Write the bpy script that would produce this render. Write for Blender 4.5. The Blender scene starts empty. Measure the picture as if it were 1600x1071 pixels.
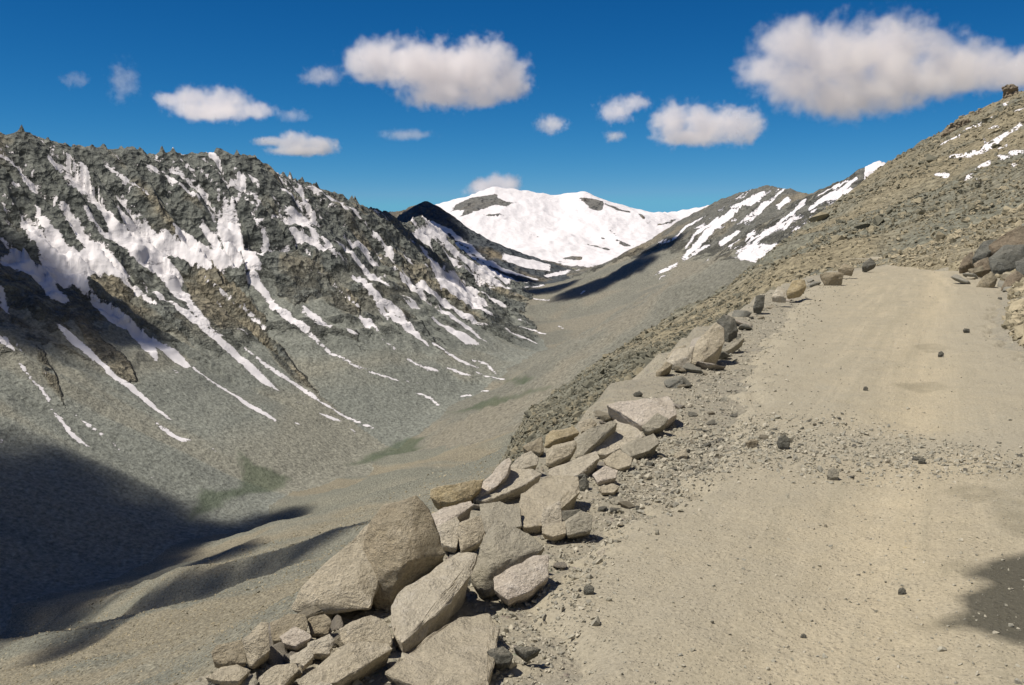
import bpy, bmesh, math, random
import numpy as np
from mathutils import Vector, Matrix, noise as mnoise

# ------------------------------------------------------------------ camera, sky, sun
SC = bpy.context.scene
COL = SC.collection
F_PX, CX, CY, HORIZON = 1555.0, 800.0, 535.5, 370.0
PITCH = math.atan((CY - HORIZON) / F_PX)
cam_d = bpy.data.cameras.new('camera')
cam = bpy.data.objects.new('camera', cam_d)
COL.objects.link(cam)
cam_d.sensor_width = 36.0
cam_d.lens = 36.0 * F_PX / 1600.0
cam_d.clip_start = 0.1
cam_d.clip_end = 60000
cam.location = (0, 0, 0)                      # the eye is the origin, the road lies 1.6 m below it
cam.rotation_euler = (math.pi / 2 - PITCH, 0, 0)
SC.camera = cam

SUN_DIR = Vector((-0.44, -0.16, 0.88)).normalized()
SUN_EL = math.asin(SUN_DIR.z)
SUN_AZ = math.atan2(SUN_DIR.x, SUN_DIR.y)
sun_d = bpy.data.lights.new('sun', 'SUN')
sun_d.energy = 5.0
sun_d.angle = math.radians(0.53)
sun_d.color = (1.0, 0.93, 0.82)
sun = bpy.data.objects.new('sun', sun_d)
COL.objects.link(sun)
sun.rotation_euler = SUN_DIR.to_track_quat('Z', 'Y').to_euler()

world = bpy.data.worlds.new('World')
SC.world = world
world.use_nodes = True
nt = world.node_tree
for n in list(nt.nodes):
    nt.nodes.remove(n)
sky = nt.nodes.new('ShaderNodeTexSky')
sky.sky_type = 'NISHITA'
sky.sun_disc = False
sky.sun_elevation = SUN_EL
sky.sun_rotation = SUN_AZ
sky.altitude = 4500
sky.air_density = 1.0
sky.dust_density = 0.0
sky.ozone_density = 2.0
sep = nt.nodes.new('ShaderNodeSeparateColor')
comb = nt.nodes.new('ShaderNodeCombineColor')
nt.links.new(sky.outputs[0], sep.inputs[0])
SKYFIT = [(3.61, .095, 2.6, .14), (5.39, .33, 1.33, .42), (7.16, .575, 1.05, .70)]
for ch, (ref, out, gam, cap) in enumerate(SKYFIT):   # the deep blue of thin air on slide film
    d_ = nt.nodes.new('ShaderNodeMath'); d_.operation = 'DIVIDE'; d_.inputs[1].default_value = ref
    p_ = nt.nodes.new('ShaderNodeMath'); p_.operation = 'POWER'; p_.inputs[1].default_value = gam
    m_ = nt.nodes.new('ShaderNodeMath'); m_.operation = 'MULTIPLY'; m_.inputs[1].default_value = out * 10
    c_ = nt.nodes.new('ShaderNodeMath'); c_.operation = 'MINIMUM'; c_.inputs[1].default_value = cap * 10
    nt.links.new(sep.outputs[ch], d_.inputs[0]); nt.links.new(d_.outputs[0], p_.inputs[0]); nt.links.new(p_.outputs[0], m_.inputs[0])
    nt.links.new(m_.outputs[0], c_.inputs[0]); nt.links.new(c_.outputs[0], comb.inputs[ch])
bgn = nt.nodes.new('ShaderNodeBackground')
bgn.inputs['Strength'].default_value = 0.1
wo = nt.nodes.new('ShaderNodeOutputWorld')
nt.links.new(comb.outputs[0], bgn.inputs[0])
nt.links.new(bgn.outputs[0], wo.inputs[0])

SC.view_settings.view_transform = 'Standard'
SC.view_settings.look = 'None'
SC.view_settings.exposure = 0.0
SC.view_settings.gamma = 1.0
SC.render.engine = 'CYCLES'
SC.cycles.max_bounces = 6
SC.cycles.diffuse_bounces = 2
SC.cycles.glossy_bounces = 1
SC.cycles.transmission_bounces = 2
SC.cycles.volume_bounces = 5
SC.cycles.transparent_max_bounces = 12
SC.cycles.use_denoising = True

# ------------------------------------------------------------------ helpers
def tag(o, label=None, cat=None, group=None, kind=None):
    if label: o['label'] = label
    if cat: o['category'] = cat
    if group: o['group'] = group
    if kind: o['kind'] = kind
    return o

def ray(px, py):
    """slopes k = X/Y and m = Z/Y of the line of sight through a point of the photograph"""
    px = np.asarray(px, float); py = np.asarray(py, float)
    u = (px - CX) / F_PX; v = (CY - py) / F_PX
    c, s = math.cos(PITCH), math.sin(PITCH)
    w = c + v * s
    return u / w, (v * c - s) / w

def at(px, py, y):
    k, m = ray(px, py)
    return (float(k * y), float(y), float(m * y))

def hash2(ix, iy, seed):
    h = (ix.astype(np.int64) * 374761393 + iy.astype(np.int64) * 668265263 + seed * 1442695041) & 0xFFFFFFFF
    h = ((h ^ (h >> 13)) * 1274126177) & 0xFFFFFFFF
    h = h ^ (h >> 16)
    return h

def perlin(x, y, seed=0):
    ix = np.floor(x); iy = np.floor(y)
    fx = x - ix; fy = y - iy
    ix = ix.astype(np.int64); iy = iy.astype(np.int64)
    u = fx * fx * fx * (fx * (fx * 6 - 15) + 10); v = fy * fy * fy * (fy * (fy * 6 - 15) + 10)
    def g(jx, jy, dx, dy):
        a = hash2(jx, jy, seed) * (2 * np.pi / 4294967296.0)
        return np.cos(a) * dx + np.sin(a) * dy
    n00 = g(ix, iy, fx, fy); n10 = g(ix + 1, iy, fx - 1, fy)
    n01 = g(ix, iy + 1, fx, fy - 1); n11 = g(ix + 1, iy + 1, fx - 1, fy - 1)
    return ((n00 * (1 - u) + n10 * u) * (1 - v) + (n01 * (1 - u) + n11 * u) * v) * 1.5

def fbm(x, y, octaves=4, seed=0, gain=0.5):
    a, t, s = 1.0, 0.0, 0.0
    for i in range(octaves):
        t = t + a * perlin(x * 2 ** i, y * 2 ** i, seed + 17 * i); s += a; a *= gain
    return t / s * 1.4

def ridged(x, y, octaves=3, seed=0, gain=0.5):
    a, t, s = 1.0, 0.0, 0.0
    for i in range(octaves):
        t = t + a * (1 - 2 * np.abs(perlin(x * 2 ** i, y * 2 ** i, seed + 31 * i))); s += a; a *= gain
    return t / s

def cells(x, y, seed=0):
    """distance to the nearest and second nearest of scattered points"""
    ix = np.floor(x).astype(np.int64); iy = np.floor(y).astype(np.int64)
    f1 = np.full(x.shape, 9.0); f2 = np.full(x.shape, 9.0)
    for a in (-1, 0, 1):
        for b in (-1, 0, 1):
            h = hash2(ix + a, iy + b, seed)
            d = np.hypot(ix + a + (h & 0xFFFF) / 65536.0 - x, iy + b + (h >> 16) / 65536.0 - y)
            f2 = np.where(d < f1, f1, np.minimum(f2, d)); f1 = np.minimum(f1, d)
    return f1, f2

def sstep(a, b, x):
    t = np.clip((x - a) / (b - a), 0, 1)
    return t * t * (3 - 2 * t)

def poly_dist(X, Y, P):
    """distance to a polyline in plan, height and arc length at the foot point, side (+ = left of its direction)"""
    P = np.asarray(P, float)
    best = np.full(X.shape, 1e18); zc = np.zeros(X.shape); uu = np.zeros(X.shape); side = np.zeros(X.shape)
    acc = 0.0
    for a, b in zip(P[:-1], P[1:]):
        dx, dy = b[0] - a[0], b[1] - a[1]; L2 = dx * dx + dy * dy; L = math.sqrt(L2)
        t = np.clip(((X - a[0]) * dx + (Y - a[1]) * dy) / L2, 0, 1)
        ex = X - (a[0] + t * dx); ey = Y - (a[1] + t * dy)
        d2 = ex * ex + ey * ey
        m = d2 < best
        best = np.where(m, d2, best)
        zc = np.where(m, a[2] + t * (b[2] - a[2]), zc)
        uu = np.where(m, acc + t * L, uu)
        side = np.where(m, np.sign(dx * (Y - a[1]) - dy * (X - a[0])), side)
        acc += L
    return np.sqrt(best), zc, uu, side

def ridge(X, Y, P, prof_d, prof_z):
    """height of a mountain that falls away on both sides of a crest; also distance to and arc length along the crest"""
    P = np.asarray(P, float)
    zb = np.full(X.shape, -1e9); db = np.zeros(X.shape); ub = np.zeros(X.shape)
    acc = 0.0
    for a, b in zip(P[:-1], P[1:]):
        dx, dy = b[0] - a[0], b[1] - a[1]; L2 = dx * dx + dy * dy; L = math.sqrt(L2)
        t = np.clip(((X - a[0]) * dx + (Y - a[1]) * dy) / L2, 0, 1)
        d = np.sqrt((X - (a[0] + t * dx)) ** 2 + (Y - (a[1] + t * dy)) ** 2)
        z = a[2] + t * (b[2] - a[2]) - np.interp(d, prof_d, prof_z)
        m = z > zb
        zb = np.where(m, z, zb); db = np.where(m, d, db); ub = np.where(m, acc + t * L, ub)
        acc += L
    return zb, db, ub

# ------------------------------------------------------------------ the relief
CREST_A = [(-2600, -600, 420), (-2100, 900, 330), at(-260, 150, 2250)] + [at(*p) for p in [
    (0, 208, 2600), (60, 212, 2680), (110, 228, 2740), (215, 237, 2880), (260, 240, 2940), (340, 236, 3050), (380, 243, 3110),
    (450, 277, 3270), (480, 287, 3370), (530, 306, 3550), (560, 322, 3750), (590, 328, 3900), (625, 352, 4250), (645, 345, 4480), (663, 338, 4650),
    (700, 374, 4800), (745, 414, 4900), (790, 441, 5000), (832, 459, 5120)]]
CREST_C = [at(*p) for p in [(380, 300, 7400), (520, 335, 7000), (590, 332, 6500), (625, 330, 6200), (666, 314, 6000), (700, 340, 6000), (740, 372, 6000), (790, 402, 6000), (830, 425, 5950), (872, 443, 5900)]]
CREST_D = [at(*p) for p in [(200, 300, 10000), (560, 340, 9000), (640, 333, 8600), (690, 328, 8500), (722, 310, 8600), (770, 291, 8800), (820, 297, 8900), (870, 305, 9000),
    (912, 298, 9000), (950, 318, 9000), (1000, 333, 9000), (1050, 331, 9200), (1110, 320, 9300), (1200, 330, 9500), (1300, 340, 9500), (1700, 350, 9500)]]
CREST_E = [at(*p) for p in [(872, 447, 5800), (940, 417, 5600), (1000, 384, 5400), (1060, 348, 5200), (1110, 321, 5000), (1150, 303, 4800),
    (1195, 290, 4600), (1228, 294, 4450), (1262, 304, 4250), (1400, 250, 4000), (1700, 150, 4000)]]
CREST_F = [at(*p) for p in [(1180, 360, 2900), (1262, 310, 2650), (1300, 294, 2500), (1345, 273, 2350), (1374, 252, 2200), (1400, 262, 2150), (1500, 240, 2000), (1800, 100, 1800)]]
AXIS = [(-1900, -900, -640), (-744, 1447, -540), (-546, 1808, -512), (-343, 2220, -498), (-170, 2700, -482), (90, 3150, -468), (198, 3850, -418), (223, 4950, -350), (154, 6000, -272), (150, 6600, -240)]
SD = (math.sin(math.radians(23.4)), math.cos(math.radians(23.4)))       # the way the valley and the road run

def s_of(X, Y):            # metres downhill of the line through the camera that runs along the valley
    return -SD[1] * X + SD[0] * Y

G_PTS = [at(*p) for p in [
    (1300, 424, 46), (1380, 413.5, 60), (1440, 407, 68), (1500, 403, 76), (1560, 398, 78),
    (1380, 340, 110), (1380, 300, 150), (1380, 263, 205), (1500, 340, 90), (1500, 260, 145), (1500, 188, 225),
    (1440, 300, 140), (1440, 226, 215), (1600, 330, 76), (1600, 250, 130), (1600, 155, 238), (1750, 60, 250), (1900, -60, 255),
    (1300, 380, 92), (1300, 325, 165), (1230, 380, 130), (1240, 430, 70), (1180, 428, 118), (1180, 480, 74), (1100, 472, 116), (1100, 520, 80),
    (1000, 532, 112), (1000, 580, 74), (930, 575, 104), (872, 612, 98), (880, 650, 66)]]
G_CREST = [at(*p) for p in [(800, 700, 96), (872, 612, 98), (930, 575, 104), (1000, 532, 112), (1100, 472, 116), (1180, 426, 118), (1240, 375, 140), (1300, 325, 165),
    (1380, 262, 205), (1440, 226, 215), (1500, 190, 225), (1560, 170, 232), (1600, 153, 238), (1750, 60, 250), (1900, -60, 255), (2300, -300, 270)]]
_gp = np.array(G_PTS)
def _phi(r): return r
def _solve():
    n = len(_gp)
    d = np.hypot(_gp[:, None, 0] - _gp[None, :, 0], _gp[:, None, 1] - _gp[None, :, 1])
    A = np.zeros((n + 3, n + 3)); A[:n, :n] = _phi(d) - 0.5 * np.eye(n) * 0
    A[:n, n] = 1; A[:n, n + 1:] = _gp[:, :2]; A[n, :n] = 1; A[n + 1:, :n] = _gp[:, :2].T
    b = np.zeros(n + 3); b[:n] = _gp[:, 2]
    return np.linalg.solve(A, b)
_gw = _solve()
def g_plane(X, Y):
    z = _gw[-3] + _gw[-2] * X + _gw[-1] * Y
    for i in range(len(_gp)):
        z = z + _gw[i] * np.sqrt((X - _gp[i, 0]) ** 2 + (Y - _gp[i, 1]) ** 2 + 9.0)
    return z

SHOULDER_S = ((-50, 2.35), (0, 2.35), (4, 2.45), (8, 2.9), (12, 3.3), (20, 4.1), (38, 5.0), (50, 4.7), (62, 2.9), (78, -1.0), (120, -8))
N_S = np.array([3, 5, 9, 30, 60, 100, 190, 340, 600, 900, 1257, 1700, 2600]) - 3.0
N_Z = np.array([-1.6, -4.0, -9.5, -29, -50, -76, -126, -203, -325, -432, -535, -575, -600])

PATH_IN = [(3.4, -40), (3.6, -5), (4.2, 6), (7.6, 16), (12.2, 25), (16.2, 33), (18.2, 39), (21.5, 47), (28, 56), (44, 66), (60, 76)]   # inner edge of the bench in plan

def height(X, Y, detail=True, need_which=False):
    R = np.hypot(X, Y)
    s = s_of(X, Y)
    t = SD[0] * X + SD[1] * Y
    # near flank: bench, shoulder, long concave slope
    sh = np.interp(t, [p[0] for p in SHOULDER_S], [p[1] for p in SHOULDER_S])
    q = s - sh + 0.35 * perlin(t * 0.8, s * 0.8 + 7, 3) * sstep(2, 6, R)
    near = sstep(60, 140, t)
    zN = np.interp(np.maximum(q, 0), N_S, N_Z)
    fold = ridged(t / 420.0 + 0.25 * perlin(X / 300, Y / 300, 8), s / 1500.0, 2, 5)
    zN = zN + (fold - 0.35) * 34 * sstep(120, 600, s) * (1 - 0.7 * sstep(1000, 1300, s))
    zN = zN + fbm(X / 150, Y / 150, 3, 12) * 9 * sstep(40, 250, s)
    # bank uphill of the bench
    pin = np.interp(Y, [p[1] for p in PATH_IN], [p[0] for p in PATH_IN])
    e = (X - pin) * 0.93
    bank = -1.6 + np.where(e > 0, 0.3 * np.minimum(e, 3) + 0.7 * np.maximum(e - 3, 0), 0) * (1 - sstep(48, 58, Y))
    zN = np.where(q <= 0, bank + 0.4 * np.maximum(-q - 30, 0) * sstep(200, 500, R), zN)
    # the spur of loose rock beyond the bend
    zp = g_plane(X, Y)
    dG, zcG, uG, sideG = poly_dist(X, Y, G_CREST)
    zG = np.where(sideG > 0, zcG - 0.85 * dG, np.minimum(zp, zcG + 0.6 * dG))
    zG = zG - 1.3 * np.maximum(0.02 * Y - X, 0) - 60 * sstep(46, 26, Y) - 900 * sstep(300, 800, X) - 2 * sstep(60, 40, Y)
    # left wall, with the spur that closes the near valley
    zA0, dA, uA = ridge(X, Y, CREST_A, [0, 60, 300, 600, 900, 1300, 2000, 20000], [0, 55, 290, 480, 640, 810, 960, 4000])
    zC0, dC, uC = ridge(X, Y, CREST_C, [0, 400, 900, 2000, 20000], [0, 260, 480, 700, 6000])
    zD0, dD, uD = ridge(X, Y, CREST_D, [0, 150, 500, 1000, 1800, 2800, 4500, 20000], [0, 75, 185, 330, 520, 710, 1000, 6000])
    zE0, dE, uE = ridge(X, Y, CREST_E, [0, 300, 700, 1200, 2000, 20000], [0, 190, 400, 610, 850, 6000])
    zF0, dF, uF = ridge(X, Y, CREST_F, [0, 300, 900, 20000], [0, 190, 560, 12000])
    dX, zX, uX, _ = poly_dist(X, Y, AXIS);    zX0 = zX + 0.035 * dX
    rib = np.zeros_like(X)
    if detail:
        def ribs(u, d, amp, f, env, seed, skew=0.3):
            w = u - skew * d + 30 * perlin(X / 260, Y / 260, seed + 1) + 8 * perlin(X / 60, Y / 60, seed + 2)
            r = 0.5 * ridged(w / (210 * f), d / (1500 * f), 1, seed + 3) + 0.34 * ridged(w / (85 * f), d / (700 * f), 1, seed + 4) + 0.2 * ridged(w / (32 * f), d / (300 * f), 2, seed + 6)
            return (r - 0.35) * amp * env, r
        far = sstep(300, 900, R)
        envA = np.interp(dA, [0, 40, 250, 520, 800, 1200], [0.12, 0.6, 1.0, 0.75, 0.28, 0.15])
        rA, qA = ribs(uA, dA, 62, 1.0, envA, 40)
        wA = uA - 0.3 * dA + 16 * perlin(X / 80, Y / 80, 44); hA = dA + 12 * perlin(X / 50, Y / 50, 45)
        a1, a2 = cells(wA / 105, hA / 260, 46); b1, b2 = cells(wA / 36, hA / 75 + 4, 47); c1, c2 = cells(wA / 15, hA / 26, 48)
        crag = np.minimum(a2 - a1, .45) * 60 + np.minimum(b2 - b1, .5) * 24 + np.minimum(c2 - c1, .5) * 9
        rA = rA + (crag - 20) * np.interp(dA, [0, 30, 150, 420, 700, 850], [0.25, .6, 1, 1, .25, 0])
        qA = qA - 0.35 + np.minimum(a2 - a1, .45) * 1.0 + np.minimum(b2 - b1, .5) * .5
        cr = fbm(X / 60, Y / 60, 5, 77, 0.55) * np.interp(dA, [0, 300, 600, 1000], [9, 14, 8, 1.5])
        cr = cr + (np.maximum(perlin(uA / 17, uA * 0 + 3, 99), 0) ** 1.5) * 46 * np.exp(-dA / 13.0)      # pinnacles on the crest
        zA0 = zA0 + (rA + cr) * far
        rC, qC = ribs(uC, dC, 60, 1.2, np.interp(dC, [0, 60, 400, 900], [0.05, 0.5, 1, 0.4]), 140); zC0 = zC0 + rC + fbm(X / 60, Y / 60, 3, 7) * 6
        zD0 = zD0 + fbm(X / 500, Y / 500, 4, 9) * 55 * sstep(60, 900, dD) + ridged(X / 260, Y / 700, 3, 19) * 16 * sstep(40, 500, dD) + fbm(X / 70, Y / 70, 3, 15) * 6
        rE, qE = ribs(uE, dE, 58, 1.2, np.interp(dE, [0, 60, 400, 900], [0.05, 0.6, 1, 0.2]), 240); zE0 = zE0 + rE + fbm(X / 50, Y / 50, 3, 27) * np.interp(dE, [0, 300, 700], [6, 8, 2])
        rF, qF = ribs(uF, dF, 26, 0.5, np.interp(dF, [0, 30, 200, 900], [0.2, 1, 1, 1]), 340); zF0 = zF0 + rF + fbm(X / 20, Y / 20, 3, 37) * 4
        zX0 = zX0 + fbm(X / 220, Y / 220, 4, 21) * 9
        zG = zG + (fbm(X / 14, Y / 14, 4, 51) * 1.1 + ridged(X / 9, Y / 40, 2, 52) * 0.6) * sstep(0, 12, np.hypot(X - 22, Y - 55)) * sstep(44, 70, R)
        zG = zG + np.maximum(perlin(uG / 5.0, uG * 0, 61), 0) * 2.2 * np.exp(-dG / 2.2) * sstep(10, 40, uG)
        nb = fbm(X * 1.3, Y * 1.3, 4, 31) * 0.028 + fbm(X * 0.25, Y * 0.25, 2, 33) * 0.03
        bk = fbm(X / 2.2, Y / 2.2, 4, 35) * 0.45 * sstep(0, 2.5, e) * sstep(58, 48, Y)
        st = np.abs(fbm(X / 3.5, Y / 3.5, 4, 36)) * 0.8 * sstep(0.3, 6, q)
        zN = zN + np.where(q <= 0, nb + bk, nb + st + fbm(X / 30, Y / 30, 3, 38) * 2.0 * sstep(20, 90, q))
        rib = np.clip(qA, -2, 2)
    L = [zN, zG, zA0, zC0, zD0, zE0, zF0, zX0]
    Z = np.stack(L)
    which = np.argmax(Z, axis=0)
    k = np.maximum(0.010 * R, 0.15)
    m = Z.max(axis=0)
    sm = m + k * np.log(np.exp(np.clip((Z - m) / k, -40, 0)).sum(axis=0))
    out = np.where(R > 200, sm, m)
    if need_which:
        return out, which, dict(q=q, s=s, t=t, dA=dA, uA=uA, qA=rib, dC=dC, dD=dD, dE=dE, dF=dF, dX=dX, dG=dG, uG=uG, e=e,
                                qE=qE, qC=qC, qF=qF, uD=uD, uF=uF, uE=uE, zN=zN)
    return out

def cast(px, py, rmin=3.0, rmax=9500, n=2600):
    """where lines of sight meet the relief"""
    px = np.atleast_1d(np.asarray(px, float)); py = np.atleast_1d(np.asarray(py, float))
    k, m = ray(px, py); r = np.arange(len(px))
    lo = np.full(len(px), rmin); hi = np.full(len(px), rmax); ok = np.ones(len(px), bool)
    for step, cnt in enumerate((max(60, n // 8), 24)):
        ys = np.exp(np.log(lo)[:, None] + np.linspace(0, 1, cnt)[None] * np.log(hi / lo)[:, None])
        X = k[:, None] * ys; Zr = m[:, None] * ys
        H = height(X.ravel(), ys.ravel()).reshape(X.shape)
        hit = H > Zr; idx = np.argmax(hit, axis=1)
        if step == 0: ok = hit.any(axis=1)
        i0 = np.maximum(idx - 1, 0); idx = np.maximum(idx, 1)
        a = (Zr - H)[r, i0]; b = (H - Zr)[r, idx]; lo = ys[r, i0]; hi = ys[r, idx]
    f = np.clip(np.where((a + b) > 0, a / np.maximum(a + b, 1e-9), 0), 0, 1)
    y = lo + (hi - lo) * f
    return k * y, y, ok

# grid: rings round the viewpoint, close together where the relief is seen large
az = np.concatenate([np.radians(np.arange(-180, -34, 2.0)), np.radians(np.linspace(-34, 34, 900)), np.radians(np.arange(36, 180, 2.0))])
rings = [0.6]
while rings[-1] < 13500:
    r = rings[-1]
    rings.append(r * (1 + (0.012 if r < 4 else 0.0085 if r < 45 else 0.0075 if r < 500 else 0.0042 if r < 5600 else 0.0055)))
rings = np.array(rings)
AZ, RR = np.meshgrid(az, rings)          # rows = rings
GX = np.sin(AZ) * RR; GY = np.cos(AZ) * RR
GZ, WH, INFO = height(GX.ravel(), GY.ravel(), True, True)
GX = GX.ravel(); GY = GY.ravel()
NA, NR = len(az), len(rings)
print('grid', NA, NR, NA * NR)

# ------------------------------------------------------------------ snow, bare rock and turf lying on the relief
def T(x0, y0, sc, pts):
    return [(x0 + p[0] / sc, y0 + p[1] / sc) + tuple(p[2:]) for p in pts]
VIEWS = {'a': (0, 180, 3.198), 'b': (300, 180, 3.198), 'c': (560, 250, 3.198), 'd': (0, 480, 3.198), 'e': (400, 480, 3.198), 'f': (1000, 100, 2.667), 'p': (0, 0, 1.0)}
SNOW_FIELDS = [
 ('a', [(0,160),(30,210),(95,265),(130,310),(205,358),(175,365),(190,400),(170,395),(130,340),(100,290),(50,240),(0,205)]),
 ('a', [(95,510),(130,530),(200,560),(215,590),(250,640),(265,660),(230,600),(190,550),(180,470),(175,450),(190,455),(210,510),(260,545),(300,570),(330,640),(390,670),(425,665),(400,640),(370,590),(345,550),(310,490),(270,430),(265,400),(300,435),(350,455),(370,500),(430,575),(500,620),(560,690),(600,740),(650,800),(640,830),(700,870),(760,920),(790,950),(760,945),(700,900),(640,860),(560,800),(520,790),(450,800),(440,830),(470,880),(520,930),(590,970),(650,1010),(700,1060),(690,1071),(620,1071),(560,1040),(500,990),(450,930),(400,880),(350,850),(280,845),(310,890),(350,930),(330,945),(250,915),(200,850),(150,800),(60,760),(0,740),(0,700),(50,690),(100,680),(130,720),(180,750),(210,750),(185,660),(140,620),(110,560)]),
 ('a', [(480,400),(520,440),(560,490),(600,540),(640,570),(610,520),(570,430),(600,450),(650,510),(700,550),(750,590),(790,575),(850,580),(910,625),(860,540),(900,560),(950,600),(1000,640),(1060,670),(1000,560),(1010,530),(1040,570),(1080,580),(1110,640),(1120,680),(1100,620),(1085,570),(1090,510),(1130,470),(1110,430),(1150,440),(1180,410),(1210,380),(1200,350),(1150,350),(1140,320),(1180,310),(1165,250),(1195,275),(1225,290),(1225,340),(1200,400),(1190,430),(1160,450),(1170,520),(1190,550),(1220,640),(1260,680),(1290,710),(1300,740),(1310,790),(1270,770),(1240,770),(1180,770),(1120,780),(1050,770),(980,750),(930,730),(880,710),(820,690),(860,740),(900,790),(920,830),(900,860),(930,890),(980,960),(1040,1020),(1060,1060),(1020,1030),(950,970),(900,920),(860,890),(830,850),(780,790),(730,760),(690,730),(640,700),(620,660),(570,620),(530,610),(500,590),(440,520),(400,430),(430,465),(480,530),(520,590),(545,590),(530,540),(480,460),(430,390),(470,390)]),
 ('d', [(490,0),(560,70),(630,100),(700,190),(750,240),(780,275),(790,260),(780,200),(820,230),(880,280),(925,310),(960,300),(910,240),(850,190),(770,150),(720,120),(680,80),(600,20),(590,0)]),
 ('c', [(360,780),(450,830),(540,870),(610,920),(550,925),(540,925),(450,860)]),
 ('f', [(925,485),(920,450),(950,410),(985,400),(1012,415),(1000,440),(960,475)]),
 ('b', [(1170,700),(1260,770),(1400,880),(1500,960),(1420,950),(1330,920),(1260,860)]),
]
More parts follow.
